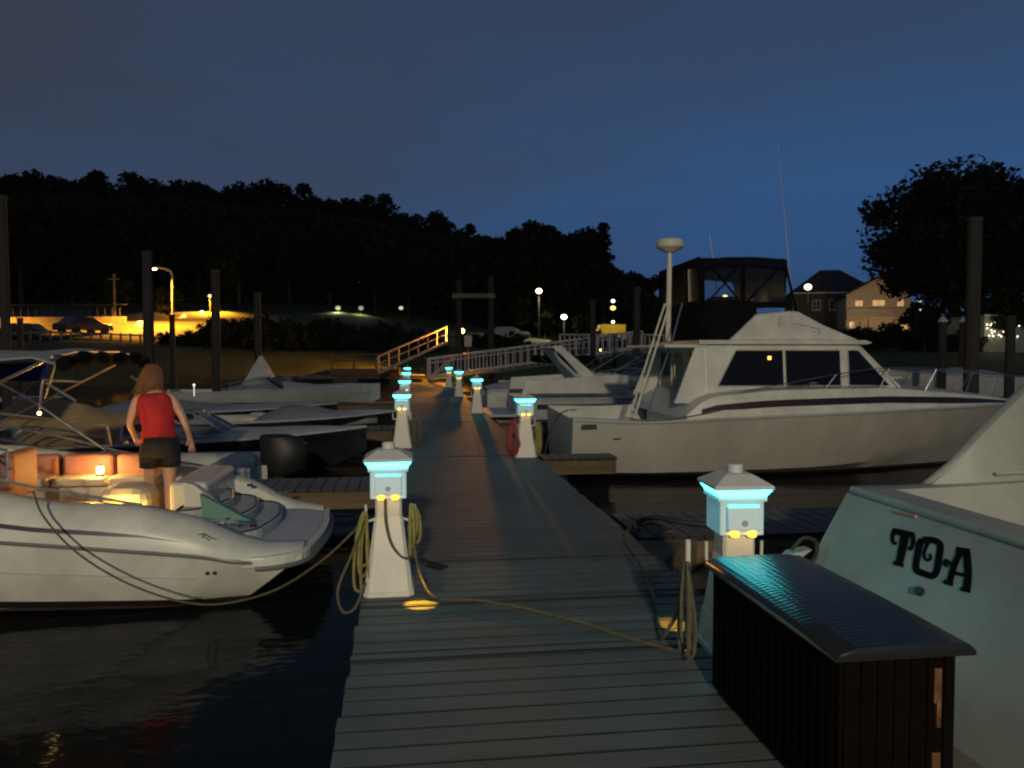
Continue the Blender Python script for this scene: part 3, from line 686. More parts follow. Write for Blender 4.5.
ln = thing('lantern', 'glowing lantern on the cushions inside the white boat on the left', 'lantern', (-3.12, 8.32, .345))
MB().lathe([(0, 0), (.04, 0), (.04, .02), (.03, .03)], seg=14).build('lantern_base', black, ln)
MB().lathe([(0, .03), (.03, .03), (.034, .06), (.03, .10), (0, .10)], seg=14).build('lamp_glass', warmglow, ln, smooth=True)
MB().lathe([(0, .1), (.034, .1), (.02, .12), (0, .13)], seg=14).tube(catmull([(-.03, 0, .11), (0, 0, .17), (.03, 0, .11)], 4), .003, 5).build('lantern_cap', black, ln)
light('lantern_light', 'POINT', (0, -.07, .12), 10, (1, .50, .12), ln, .03)
hl = thing('hanging_lamp', 'small hooked lamp hanging at the left edge under the bimini', 'lamp', (-3.32, 7.5, 1.06))
hp = MB().tube([(0, 0, .0), (.03, 0, .26), (.035, 0, .29), (.36, 0, .27)], .011, 7).build('hook', steel, hl, smooth=True)
MB().sphere((0, 0, -.012), .014).build('bulb', warmglow, hl, smooth=True)
light('bulb_light', 'POINT', (.03, -.03, .02), .12, (1, .55, .15), hl, .01)

# ------------------------------------------------------------------ flybridge boat
bS = thing('flybridge_boat', 'large white flybridge fishing boat with black enclosure, moored on the right', 'boat', (2.42, 14.0, WATER), R(-2.5))
stS = [(.26, 1.60, 1.0, 1.35, .12, -.3), (1.4, 1.86, .97, 1.6, .12, -.35), (2.8, 1.94, 1.03, 1.62, .14, -.4), (4.6, 1.92, 1.10, 1.5, .18, -.4), (6, 1.66, 1.13, 1.15, .27, -.38), (7.4, 1.12, 1.14, .68, .42, -.3), (8.45, .5, 1.13, .25, .62, .05), (9.1, .03, 1.12, .02, .9, .5)]
SS, hS = hull_part(stS, bS, topside, antifoul, rake=.0, wl=.06)
rail(SS, 0, 'rub_rail', gelgrey, bS, r=.028, off=.006)
deck_part(SS, bS, gel, .2, 2.35, .22, .5, xe=None)
# raised side deck
mb = MB(); mbt = []
HQ = [(1.95, .0), (2.4, .36), (3.5, .42), (5.5, .38), (7.5, .2), (9.3, .04)]
q = [s for s in SS if s[0] >= 1.95]
mb.loft([[Vector((s[0], s[1]*1-.012, s[2]))]+[Vector((s[0], s[1]-.03, s[2]+lin(HQ, s[0])*.5)), Vector((s[0], max(.0, s[1]-.06), s[2]+lin(HQ, s[0])))]+[Vector((s[0], (s[1]-.06)*k, s[2]+lin(HQ, s[0])+.07*(1-k*k)*min(1, s[1]))) for k in (.8, .4, 0, -.4, -.8)]+[Vector((s[0], -(s[1]-.06), s[2]+lin(HQ, s[0]))), Vector((s[0], -s[1]+.03, s[2]+lin(HQ, s[0])*.5)), Vector((s[0], -s[1]+.012, s[2]))] for s in q if s[1] > .1], capa=True)
mb.build('raised_deck', gel, bS, smooth=True, auto=30)
for sg in (-1, 1):
    mb = MB(); qq = [s for s in SS if s[0] >= 2.2 and s[1] > .2]
    mb.loft([[Vector((s[0], sg*(s[1]-.03+.012), s[2]+lin(HQ, s[0])*.5-.055*lin([(2.2, .6), (3, 1), (7, 1), (9, .3)], s[0]))), Vector((s[0], sg*(s[1]-.03+.006), s[2]+lin(HQ, s[0])*.5+.055*lin([(2.2, .6), (3, 1), (7, 1), (9, .3)], s[0])))] for s in qq]).build('side_stripe', mat('maroon_stripe', (.022, .012, .012), .35), bS, smooth=True)
# cabin
CY = 1.46
cab = MB()
cab.loft([[(2.5, sg*CY if k else sg*CY, z) for sg, k, z in ((1, 0, 1.3), (1, 0, 2.2))] for _ in ()]) if False else None
prof = [(2.5, 1.25), (2.5, 2.22), (5.22, 2.22), (5.88, 1.48), (5.88, 1.25)]
vs = [(x, CY-.10*(z-1.25)/.97, z) for x, z in prof]+[(x, -CY+.10*(z-1.25)/.97, z) for x, z in prof]
n = len(prof); cab.add(vs, [tuple(range(n)), tuple(range(n, 2*n))[::-1]]+[(i, n+i, n+(i+1) % n, (i+1) % n) for i in range(n)])
cab.build('cabin', gel, bS, bevel=.03, bseg=3)
def cabp(x, z, sg=-1, off=.006):
    return Vector((x, sg*(CY-.10*(z-1.25)/.97+off), z))
for sg in (-1, 1):
    MB().add([cabp(x, z, sg, .0) for x, z in ((1.98, 1.25), (2.52, 1.25), (2.52, 2.2), (2.36, 2.2))]+[cabp(x, z, sg, -.05) for x, z in ((1.98, 1.25), (2.52, 1.25), (2.52, 2.2), (2.36, 2.2))], [(0, 1, 2, 3), (7, 6, 5, 4), (0, 4, 5, 1), (1, 5, 6, 2), (2, 6, 7, 3), (3, 7, 4, 0)]).build('cabin_wing', gel, bS)
    def win(name, poly, m=glassdark):
        n = len(poly)
        a = [cabp(x, z, sg, .008) for x, z in poly]; b_ = [cabp(x, z, sg, -.02) for x, z in poly]
        w_ = MB().add(a+b_, [tuple(range(n)), tuple(range(n, 2*n))[::-1]]+[(i, n+i, n+(i+1) % n, (i+1) % n) for i in range(n)]).build(name, m, bS)
        MB().tube([cabp(x, z, sg, .010) for x, z in poly+poly[:1]], .011, 5).build('frame', gelgrey, w_); return w_
    win('side_window', [(2.72, 1.53), (3.86, 1.53), (3.86, 2.13), (3.05, 2.13)])
    win('side_window', [(3.90, 1.53), (4.86, 1.53), (4.86, 2.13), (3.90, 2.13)])
    win('side_window', [(5.00, 1.53), (5.72, 1.53), (5.19, 2.13), (5.00, 2.13)])
# windshield panes on the front slope
for y0_, y1_ in ((-1.25, -.45), (-.4, .4), (.45, 1.25)):
    def fp(t, y, off=.006): return Vector((5.88-.66*t+off*.75, y*(1-.07*t), 1.48+.74*t+off*.66))
    MB().add([fp(.12, y0_), fp(.12, y1_), fp(.9, y1_), fp(.9, y0_)], [(0, 1, 2, 3)]).build('windshield_pane', glassdark, bS, solid=.01)
for k in range(2): MB().tube([(5.20, (-1)**k*1.37, 2.2), (5.9, (-1)**k*1.44, 1.5)], .022, 6).build('windshield_post', gel, bS)
# aft bulkhead: door and window
for y0_, y1_, nm, m in ((-1.15, -.72, 'aft_window', glassdark), (-.45, .12, 'door', mat('cabin_door', (.07, .03, .025), .4, var=.3)), (.35, 1.1, 'aft_window', glassdark)):
    z0 = .6 if nm == 'door' else 1.45
    d = MB().box((2.485, (y0_+y1_)/2, (z0+2.08)/2), (.05, y1_-y0_, 2.08-z0)).build(nm, m, bS)
    MB().box((2.475, y0_-.02, (z0+2.08)/2), (.06, .035, 2.1-z0)).box((2.475, y1_+.02, (z0+2.08)/2), (.06, .035, 2.1-z0)).build('frame', whitepole, d)
MB().box((2.47, 0, .88), (.06, 2.9, .75)).build('aft_bulkhead', gel, bS)
MB().box((2.2, 0, 2.2), (.75, 2.75, .06)).build('aft_brow', gel, bS, bevel=.025, bseg=3)
# flybridge brow and coaming
MB().prism([(2.4, 2.225), (5.32, 2.225), (5.42, 2.25), (5.30, 2.30), (2.4, 2.30)], 'y', -1.44, 1.44).build('roof_brow', gel, bS, bevel=.02, bseg=3)
fb = MB(); pr_ = [(2.95, 2.30), (3.45, 2.74), (4.05, 2.80), (4.20, 2.79), (4.62, 2.56), (5.22, 2.30)]
vs = [(x, 1.36-(z-2.3)*.28, z) for x, z in pr_]+[(x, -1.36+(z-2.3)*.28, z) for x, z in pr_]; n = len(pr_)
fb.add(vs, [tuple(range(n)), tuple(range(n, 2*n))[::-1]]+[(i, n+i, n+(i+1) % n, (i+1) % n) for i in range(n)]).build('flybridge_coaming', gel, bS, bevel=.03, bseg=3)
fb2 = MB(); rr = random.Random(4)
secs = []
for z, g_ in ((2.305, 1.0), (2.45, 1.01), (2.6, .99), (2.8, .985), (2.97, .96)):
    ring = []
    for k in range(28):
        a = 2*PI*k/28; cx_, sx_ = math.cos(a), math.sin(a)
        x = 2.98+.60*g_*(abs(cx_)**.35)*(1 if cx_ > 0 else -1); y = 1.27*g_*(abs(sx_)**.35)*(1 if sx_ > 0 else -1)
        ring.append((x+rr.uniform(-.012, .012)+(.15 if z < 2.5 and cx_ < 0 else 0), y+rr.uniform(-.012, .012), z))
    secs.append(ring)
fb2.loft(secs, closed=True, capa=True, capb=True).build('canvas_skirt', canvas_black, bS, smooth=True, auto=60)
# soft enclosure: top, pillars, diagonals, clear panels
ex0, ex1, ey, ez0, ez1 = 2.46, 3.94, 1.22, 2.9, 3.60
secs = []
for x, dz in ((ex0-.04, -.06), (ex0+.02, .03), (2.9, .09), (3.4, .10), (ex1-.05, .07), (ex1+.04, .03)):
    secs.append([(x, y, ez1+dz+.05*(1-(y/ey)**2)-( .16 if abs(y) > ey else 0)) for y in (-ey-.02, -ey, -.8, -.3, .3, .8, ey, ey+.02)])
MB().loft(secs).build('enclosure_top', canvas_navy, bS, smooth=True, solid=.02)
pl = MB()
def bar(a, b_, w_): pl.tube([a, b_], w_/2, 4)
for sg in (-1, 1):
    for xa, xb, w_ in ((ex0+.05, ex0+.03, .11), (3.22, 3.22, .08), (ex1+.22, ex1, .05)): bar((xa, sg*ey, ez0-.1), (xb, sg*ey, ez1+.04), w_)
    pl.box(((ex0+ex1)/2, sg*ey, ez1+.02), (ex1-ex0, .03, .12)); pl.box(((ex0+ex1)/2+.08, sg*(ey+.0), ez0+.0), (ex1-ex0+.1, .03, .10))
    bar((2.62, sg*ey, ez1), (3.20, sg*ey, ez0+.02), .035); bar((3.2, sg*ey, ez1), (2.86, sg*ey, 3.28), .035)
    bar((3.26, sg*ey, ez0+.02), (ex1-.02, sg*ey, ez1), .04)
for y in (-.5, .5): bar((ex0, y, ez0-.1), (ex0, y, ez1), .045)
pl.box((ex0, 0, ez1+.03), (.03, 2*ey, .14)); pl.box((ex1+.02, 0, ez1+.02), (.03, 2*ey, .1))
pl.build('enclosure_frame', canvas_black, bS)
for sg in (-1, 1):
    for xa, xb in ((ex0+.1, 3.18), (3.26, ex1+.02)):
        g_ = MB(); nn = 8
        g_.loft([[(xa+(xb-xa)*i/nn, sg*(ey-.015+.006*math.sin(i*2.3)), ez0), (xa+(xb-xa)*i/nn, sg*(ey-.015+.008*math.sin(i*1.7+1)), ez1)] for i in range(nn+1)])
        g_.build('vinyl_window', vin, bS, smooth=True)
for xa in (ex0+.01, ex1+.04):
    MB().loft([[(xa+.006*math.sin(i), -ey+2*ey*i/8, ez0), (xa+.008*math.sin(i*2), -ey+2*ey*i/8, ez1)] for i in range(9)]).build('vinyl_window', vin, bS, smooth=True)
cushion(bS, (3.35, .2, 2.98), (.5, .5, .3), canvas_black, 'helm_seat')
# radar
rd = MB().cyl((2.28, -.02, 2.3), (2.30, -.02, 3.98), .05, .045, 10).build('radar_mast', whitepole, bS, smooth=True)
MB().lathe([(0, 0), (.12, 0), (.15, .03), (.21, .05), (.25, .09), (.255, .17), (.23, .22), (.1, .245), (0, .25)], c=(2.30, -.02, 3.93), seg=22).build('radar_dome', mat('radar_plastic', (.55, .55, .42), .5), rd, smooth=True)
# ladder, rods, antennas, rails
ld = MB()
for y in (-.95, -.62): ld.tube([(1.30, y, .55), (1.98, y, 2.75), (2.05, y, 2.95)], .019, 7)
for k in range(6): t = .08+k*.15; ld.tube([(1.3+.68*t, -.95, .55+2.2*t), (1.3+.68*t, -.62, .55+2.2*t)], .012, 6)
ld.build('ladder', whitepole, bS, smooth=True)
MB().tube([(1.55, -1.35, 1.05), (2.1, -.95, 2.35), (2.3, -.8, 2.95)], .014, 6).build('fishing_rod', steel, bS)
MB().cyl((4.15, -1.15, 2.75), (3.80, -1.2, 5.6), .009, .003, 6).build('antenna', gelgrey, bS)
MB().cyl((3.6, .9, 2.75), (3.4, 1.0, 4.4), .009, .005, 6).build('antenna', whitepole, bS)
tr_ = MB().tube([(4.05, -1.25, 2.72), (4.05, -1.27, 2.52), (4.55, -1.33, 2.42)], .012, 6).tube([(3.85, -1.28, 2.7), (3.82, -1.29, 2.5)], .018, 6).tube([(4.05, -1.27, 2.60), (4.5, -1.33, 2.50), (4.55, -1.33, 2.42)], .01, 6)
tr_.build('horn_bracket', gelgrey, bS)
for yy in (-1, 1):
    rl = MB()
    def rpt(x, h):
        s = min(SS, key=lambda s_: abs(s_[0]-x)); return Vector((x, yy*max(.05, s[1]-.10), s[2]+lin(HQ, x)+h))
    xs = [3.0, 3.8, 4.6, 5.4, 6.1, 6.8, 7.5, 8.1, 8.7, 9.1]; hs = [.03, .12, .24, .33, .38, .40, .42, .44, .45, .46]
    top = catmull([rpt(x, h) for x, h in zip(xs, hs)]+[Vector((9.35, yy*.03, 1.62))], 4)
    rl.tube(top, .010, 6)
    for x in (4.5, 5.5, 6.5, 7.5, 8.4): rl.tube([rpt(x-.12, 0), rpt(x+.08, lin(list(zip(xs, hs)), x+.08))], .010, 6)
    rl.build('bow_rail', steel, bS, smooth=True)
MB().box((6.3, -.25, 1.62), (.5, .45, .07)).build('deck_hatch', gelgrey, bS, bevel=.02)
MB().box((.50, -1.745, .90), (.24, .03, .07)).build('vent', black, bS, bevel=.008)
MB().box((.95, -1.76, .70), (.12, .02, .02)).build('scupper', black, bS)
MB().lathe([(0, -.03), (.025, -.03), (.03, 0), (.025, .03), (0, .03)], c=(3.62, -1.405, 2.00), seg=10).build('cabin_lamp', mat('orange_lamp', (1, .5, .1), .4, emit=(1, .40, .06), es=3.5), bS, smooth=True)
cleat(bS, .25, -1.62, 1.13); cleat(bS, 4.2, -1.80, 1.56)
rope('dock_line', 'dark mooring line from the flybridge boat stern down to the dock stub', [(2.5, 12.3, .66), (2.35, 12.2, .60), (2.15, 12.0, .35), (2.05, 11.85, .02)], .012, rubber)
rope('dock_line', 'spring line drooping along the side of the flybridge boat', [(6.52, 12.22, 1.06), (5.9, 12.1, .95), (5.2, 12.0, .72), (4.5, 11.98, .58), (3.8, 12.05, .5), (3.4, 12.15, .55)], .011, ropem)

# ------------------------------------------------------------------ boat lettered TOA
bT = thing('cruiser_boat', 'white cruiser at the lower right with TOA lettered on its transom', 'boat', (2.62, 3.22, WATER))
stT = [(0, 1.16, 1.27, 1.05, .12, -.3), (1, 1.24, 1.28, 1.1, .12, -.32), (3, 1.3, 1.38, 1.05, .15, -.35), (5, 1.1, 1.5, .75, .3, -.25), (6.8, .5, 1.62, .25, .6, .1), (7.5, .03, 1.7, .02, .9, .6)]
RK = -.72
ST, hT = hull_part(stT, bT, gelold, antifoul, rake=RK)
deck_part(ST, bT, gelold, -.005, 3.4, .20, .5)
rail(ST, .03, 'rub_rail', gelgrey, bT, r=.02, off=.002, xa=.05)
MB().box((.09, 0, 1.274), (.22, 2.27, .05)).build('transom_cap', gelold, bT, bevel=.02, bseg=3)
MB().box((.205, 0, .9), (.03, 1.9, .72)).build('transom_liner', gelold, bT)
for sg in (1, -1):
    secs = []
    for x, z in ((.50, 1.29), (.66, 1.42), (.82, 1.60), (1.1, 1.88), (1.25, 2.0), (1.6, 2.06), (3.4, 2.08)):
        yb = 1.20-(z-1.29)*.10
        secs.append([(x, sg*1.19, 1.285), (x, sg*(yb+.0), z), (x, sg*(yb-.03), z+.012), (x, sg*(yb-.07), z-.01), (x, sg*1.10, 1.30)])
    MB().loft(secs, closed=True, capa=True, capb=True).build('side_coaming', gelold, bT, smooth=True, auto=50)
    MB().tube([(.9, sg*1.075, 1.36), (2.0, sg*1.07, 1.40), (3.3, sg*1.06, 1.42)], .012, 6).build('trim_line', gelgrey, bT)
MB().lathe([(0, 0), (.04, 0), (.045, .012), (.03, .02), (0, .02)], seg=14).build('speaker', gelgrey, bT).matrix_local = Matrix.Translation((1.35, 1.09, 1.52)) @ Matrix.Rotation(R(90), 4, 'X')
MB().prism([(2.3, -1.0), (2.3, 1.0), (3.3, 1.0), (3.3, -1.0)], 'z', .5, 1.3).build('cockpit_seat', vinyl, bT, bevel=.05)
# swim platform bracket
MB().box((-.72, 0, .34), (.55, 2.0, .06)).build('swim_platform', gelold, bT, bevel=.02)
MB().prism([(-.52, .86), (-.40, .90), (-.32, .96), (-.44, .94)], 'y', .98, 1.08).build('bracket', gelold, bT, bevel=.008)
MB().tube(catmull([(-.44, 1.0, .96), (-.36, 1.02, 1.02), (-.28, 1.02, .99), (-.30, 1.0, .90), (-.40, .99, .86)], 4), .012, 6).build('ladder_loop', rubber, bT)
# lettering: ribbons laid on the raked transom
def onT(px, py, off=.006):
    d = ray(px, py); k = RK/1.27    # plane X = 2.62 + k*(.77 - Z)  ->  X + k*Z = 2.62 + k*.77
    t = (2.62+k*.77-k*CZ)/(d.x+k*d.z)
    p = Vector((0, 0, CZ))+d*t
    nrm = Vector((-1, 0, -k)).normalized()
    if nrm.x > 0: nrm = -nrm
    return p+nrm*off-Vector((2.62, 3.22, WATER))
def crop(u, v): return (800+u/4.571, 440+v/4.571)
LET = []
def ribbon(mb, pts, w_, lift):
    pts = catmull([(a, b_, 0) for a, b_ in pts], 6) if len(pts) > 2 else [Vector((a, b_, 0)) for a, b_ in pts]
    ws = w_ if isinstance(w_, tuple) else (w_, w_)
    n = len(pts); secs = []
    for i, p in enumerate(pts):
        t = (pts[min(n-1, i+1)]-pts[max(0, i-1)]).normalized(); nn = Vector((-t.y, t.x, 0)); ww = (ws[0]+(ws[1]-ws[0])*i/(n-1))/2*1.10
        a = p+nn*ww; c = p-nn*ww
        secs.append([onT(*crop(a.x, a.y), .004+lift), onT(*crop(c.x, c.y), .004+lift), onT(*crop(c.x, c.y), 0), onT(*crop(a.x, a.y), 0)])
    mb.loft(secs, closed=True, capa=True, capb=True)
LETS = {'T': [([(426, 416), (523, 437)], 26), ([(433, 415), (424, 445), (430, 472), (444, 470)], (18, 9)), ([(517, 432), (519, 470), (507, 500), (496, 492)], (18, 9)), ([(484, 428), (470, 500), (455, 566)], (34, 28)), ([(432, 562), (474, 574)], 17)],
        'O': [([(562, 458), (600, 458), (632, 468), (643, 490), (636, 545), (626, 600), (604, 622), (570, 612), (538, 598), (531, 575), (540, 520), (548, 475), (562, 458)], 27), ([(602, 452), (580, 485), (568, 525), (580, 550), (600, 540), (594, 522)], (13, 9))],
        'A': [([(716, 500), (776, 510)], 22), ([(762, 502), (770, 600), (764, 686)], 30), ([(738, 505), (708, 575), (684, 655)], (22, 24)), ([(660, 648), (700, 662)], 16), ([(738, 682), (780, 692)], 15), ([(704, 608), (768, 622)], 14), ([(716, 585), (696, 572), (672, 552), (664, 570), (678, 578)], (14, 9))]}
for ch in 'TOA':
    mb = MB()
    for i, (pts, w_) in enumerate(LETS[ch]): ribbon(mb, pts, w_, i*.0006)
    mb.build('lettering', mat('letter_black', (.003, .003, .003), .8, spec=.1), bT)
MB().tube([onT(921, 592, .0), onT(921, 592, .02)], .022, 12).build('drain_fitting', black, bT)
MB().tube([onT(894, 512, .0), onT(917, 517, .004)], .010, 8).build('red_reflector', mat('red_reflector', (.45, .2, .16), .3), bT)

# ------------------------------------------------------------------ other boats
def small_boat(name, label, loc, rz, L, hb, zs, m_hull, m_deck, stripe=None, ws=True, ob=False, cover=None, coverx=(.1, .5), arch=False, bimini=None, bimx=(.2, .52), pkh=0, cuddy=0, group='boats in the berths', wsx=.52, wsh=.42):
    b_ = thing(name, label, 'boat', loc, rz, group)
    st = [(0, hb*.92, zs, hb*.82, .1, -.25), (L*.2, hb, zs*1.0, hb*.85, .1, -.28), (L*.45, hb, zs*1.06, hb*.8, .14, -.3), (L*.7, hb*.8, zs*1.16, hb*.5, .28, -.25), (L*.88, hb*.42, zs*1.26, hb*.2, .5, .0), (L, .02, zs*1.34, .015, zs*.9, zs*.6)]
    S, h = hull_part(st, b_, m_hull, antifoul, rake=0, n=4)
    deck_part(S, b_, m_deck, -.01, L*wsx, .16, .3, camber=.10)
    rail(S, 0, 'rub_rail', gelgrey, b_, r=.02)
    if stripe: strip(S, .18, .36, .1, L*.95, .006, 'side_stripe', stripe, b_, tb=.3)
    zd = zs*1.1
    if cuddy: 
        q = [s for s in S if L*.42 <= s[0] <= L*.86]
        MB().loft([[Vector((s[0], (s[1]-.14)*k, s[2]+.02+cuddy*(1-abs(k)**3)*lin([(L*.42, .9), (L*.55, 1), (L*.86, .15)], s[0]))) for k in (1, .85, .5, 0, -.5, -.85, -1)] for s in q], capa=True).build('cuddy', m_deck, b_, smooth=True, auto=40)
    if ws: windshield(b_, L*(wsx+.07), L*(wsx-.02), hb*.8, zd+.02+cuddy*.5, zd+wsh+cuddy*.5, L*(wsx-.18), rfr=.016)
    cushion(b_, (L*.32, hb*.4, zs*.75), (.5, .5, .5), vinyl, 'seat'); cushion(b_, (L*.32, -hb*.4, zs*.75), (.5, .5, .5), vinyl, 'seat')
    cushion(b_, (.45, 0, zs*.7), (.45, hb*1.3, .4), vinyl, 'bench')
    if ob: outboard(b_, 0, 0, zs*.72-.24, 1.05)
    if cover:
        rr = random.Random(hash(label) % 999 if False else len(label)); x0, x1 = L*coverx[0], L*coverx[1]; secs = []
        for i in range(13):
            x = x0+(x1-x0)*i/12; t = i/12
            ww = hb*.93*(1 if x < L*.5 else max(.1, 1-(x-L*.5)/(L*.5)*.9))
            pk = pkh+(.32*math.sin(PI*min(1, t*1.15+.05))+.05*math.sin(t*9))
            secs.append([(x, ww*k, zd-.05+(pk+.02*rr.random())*(1-abs(k)**1.6)+.02*rr.random()+(-.12 if abs(k) > .99 else 0)) for k in (1, .95, .7, .4, 0, -.4, -.7, -.95, -1)])
        MB().loft(secs).build('cover', cover, b_, smooth=True, solid=.01)
    if bimini:
        secs = [[(x, hb*.85*k, 1.97-.05*k*k-.03*math.sin((x-L*.2)*5)**2-(.24 if abs(k) == 1 else 0)) for k in (-1, -.97, -.5, 0, .5, .97, 1)] for x in [L*bimx[0]+L*(bimx[1]-bimx[0])*i/8 for i in range(9)]]
        MB().loft(secs).build('bimini_canvas', bimini, b_, smooth=True, solid=.02)
        for sg in (1, -1):
            fr = MB(); fr.tube([(L*sum(bimx)/2, sg*hb*.9, zd), (L*bimx[0], sg*hb*.85, 1.88)], .013, 6); fr.tube([(L*sum(bimx)/2, sg*hb*.9, zd), (L*bimx[1], sg*hb*.85, 1.88)], .013, 6); fr.build('bimini_frame', steel, b_)
    return b_, S
LEFT, RIGHT = PI, 0
# left side
b1, S1 = small_boat('runabout_boat', 'small runabout with a black outboard, berthed behind the person', (-2.15, 11.75, WATER), PI, 7.2, 1.05, .50, gelgrey, gelgrey, ob=True, bimini=canvas_blue, ws=True, bimx=(.46, .8))
b1b = [o for o in bpy.data.objects if o.parent == b1 and o.name.startswith('outboard')]
b2, S2 = small_boat('bowrider_boat', 'dark hulled runabout with raked windscreen and its bow pointing at the dock', (-7.0, 14.3, WATER), 0, 6.2, 1.1, .56, blackhull, gelgrey, stripe=None, pkh=.42, cuddy=.12, wsx=.55, wsh=.36, cover=canvas_tan, coverx=(.0, .36))
b3, S3 = small_boat('cuddy_boat', 'low white boat with pale deck, third berth on the left', (-5.3, 19.2, WATER), 0, 5.0, 1.1, .50, blackhull, gelgrey, cover=canvas_grey, coverx=(.35, .9), ws=False)
b4, S4 = small_boat('covered_boat', 'white boat under a flat pale cover behind the dark hulled runabout', (-8.4, 21.8, WATER), 0, 6.4, 1.15, .52, blackhull, gelgrey, cover=canvas_grey, coverx=(.02, .8), ws=False)
b5, S5 = small_boat('runabout_boat', 'distant white runabout with a peaked white bow canopy on the left', (-8.7, 28.5, WATER), 0, 7.6, 1.2, .72, gelgrey, gel, cover=canvas_white, coverx=(.3, .95), ws=True)
pk = MB().add([(0, -.6, 0), (1.1, -.45, 0), (1.1, .45, 0), (0, .6, 0), (.62, 0, 1.0), (.5, 0, 1.02)], [(0, 1, 4, 5), (1, 2, 4), (2, 3, 5, 4), (3, 0, 5), (3, 2, 1, 0)]).build('canvas_peak', canvas_white)
pk.location = (2.9, 0, .95); pk.parent = b5
b6, S6 = small_boat('runabout_boat', 'far white boat with low windscreen beside the orange lit ramp', (-8.6, 33.5, WATER), 0, 7.0, 1.1, .5, gelgrey, gelgrey, ws=True, ob=False)
b7, S7 = small_boat('bowrider_boat', 'dim boat with tan cover at the far left berth', (-17, 24, WATER), 0, 7.0, 1.3, .6, blackhull, gelgrey, ws=True, cover=canvas_tan, coverx=(.0, .5))
# right side
b8, S8 = small_boat('arch_cruiser', 'white express cruiser with swept radar arch behind the flybridge boat', (2.85, 21.6, WATER), 0, 9.0, 1.5, .86, gelgrey, gel, stripe=navy, cuddy=.42, wsx=.42, wsh=.45)
for sg in (1, -1):
    a = MB().loft([[(x-w_, sg*y, z), (x+w_, sg*y, z), (x+w_, sg*(y-.1), z), (x-w_, sg*(y-.1), z)] for x, z, w_, y in ((2.25, 1.05, .30, 1.42), (1.85, 1.45, .20, 1.3), (1.25, 2.05, .13, 1.15), (1.05, 2.22, .15, 1.05))], closed=True, capa=True, capb=True).build('arch_leg', gel, b8, smooth=True, auto=40)
MB().box((1.05, 0, 2.23), (.30, 2.2, .07)).build('arch_top', gel, b8, bevel=.03)
MB().prism([(.05, 1.0), (.1, 1.35), (2.6, 1.5), (4.4, 1.38), (4.4, 1.0)], 'y', 1.30, 1.40).build('cockpit_side', gel, b8, bevel=.02)
MB().prism([(.05, 1.0), (.1, 1.35), (2.6, 1.5), (4.4, 1.38), (4.4, 1.0)], 'y', -1.40, -1.30).build('cockpit_side', gel, b8, bevel=.02)
MB().prism([(2.9, 1.12), (4.7, 1.12), (4.3, 1.30), (3.5, 1.32)], 'y', -1.415, -1.38).build('side_window', glassdark, b8)
MB().box((-.45, 0, .42), (.8, 2.5, .08)).build('swim_platform', gelgrey, b8, bevel=.02)
fr = MB()
for sg in (1, -1): fr.tube([(2.3, sg*1.3, 1.4), (3.5, sg*1.1, 2.1), (4.8, sg*1.1, 1.5)], .02, 6); fr.tube([(2.9, sg*1.3, 1.45), (4.1, sg*1.1, 1.85)], .015, 6)
fr.build('canopy_frame', steel, b8)
b9, S9 = small_boat('covered_boat', 'white boat under a rumpled pale cover left of the arch cruiser', (2.4, 25.6, WATER), 0, 6.0, 1.2, .85, gel, gel, cover=canvas_white, coverx=(.0, .95), ws=False)
b10, S10 = small_boat('runabout_boat', 'white runabout with dark canopy at the foot of the railed gangway', (3.6, 31, WATER), 0, 7.0, 1.3, .9, gel, gel, ws=True, bimini=canvas_black)
b11, S11 = small_boat('runabout_boat', 'small white boat beyond the flybridge boat bow rail, near the capped post', (22.0, 38, WATER), PI, 7.0, 1.3, .95, gel, gel, ws=True)
b12, S12 = small_boat('cuddy_boat', 'white boat partly hidden by the tall thick piling on the right', (19.5, 30, WATER), R(200), 7.0, 1.3, 1.0, gelgrey, gel, cuddy=.3, ws=True)
b13, S13 = small_boat('covered_boat', 'pale boat with cover at the right edge of the marina', (27.5, 33, WATER), PI, 7.0, 1.3, 1.0, gel, gel, cover=canvas_white, coverx=(.1, .9), ws=False)

# ------------------------------------------------------------------ pilings
def piling(px, ytop, d, Y, label, cap=False, lean=0, group='pilings standing in the marina'):
    p = atY(px, ytop, Y); t = thing('piling', label, 'piling', (p.x, Y, WATER-2.2), 0, group)
    H = p.z-WATER+2.2; r = d/2; rr = random.Random(int(px)); secs = []
    for i in range(9):
        f_ = i/8; z = H*f_
        secs.append([(lean*f_+r*(1.08-.12*f_)*(1+.05*rr.uniform(-1, 1))*math.cos(a), r*(1.08-.12*f_)*(1+.05*rr.uniform(-1, 1))*math.sin(a), z) for a in [2*PI*k/12 for k in range(12)]])
    MB().loft(secs, closed=True, capa=True, capb=True).build('post', woodpile, t, smooth=True, auto=50)
    if cap: MB().lathe([(0, H), (r*1.25, H), (r*1.22, H+.05), (r*.3, H+.22), (0, H+.24)], c=(lean, 0, 0), seg=14).build('cap', gelgrey, t, smooth=True)
    else: MB().lathe([(r*1.02, H*.985), (r*1.06, H*.99), (r*1.06, H+.012), (0, H+.02)], c=(lean, 0, 0), seg=12).build('top_band', woodpile, t)
    return t
piling(2, 196, .24, 22.5, 'tall dark piling cut by the left edge of the photo')
piling(147, 252, .32, 25, 'thick dark piling between the parked car and the street lamp')
piling(215, 270, .30, 28, 'piling right of the tall street lamp on the left')
piling(257, 293, .28, 33, 'slimmer piling in front of the dark bushes on the left')
piling(172, 315, .26, 38, 'thin piling below the curved street lamp')
piling(20, 318, .26, 38, 'thin short piling near the left edge')
piling(593, 300, .28, 36, 'piling in front of the yellow lit truck')
piling(637, 287, .30, 31, 'piling just left of the flybridge boat ladder')
piling(975, 218, .34, 17.5, 'tall thick piling in front of the big tree on the right')
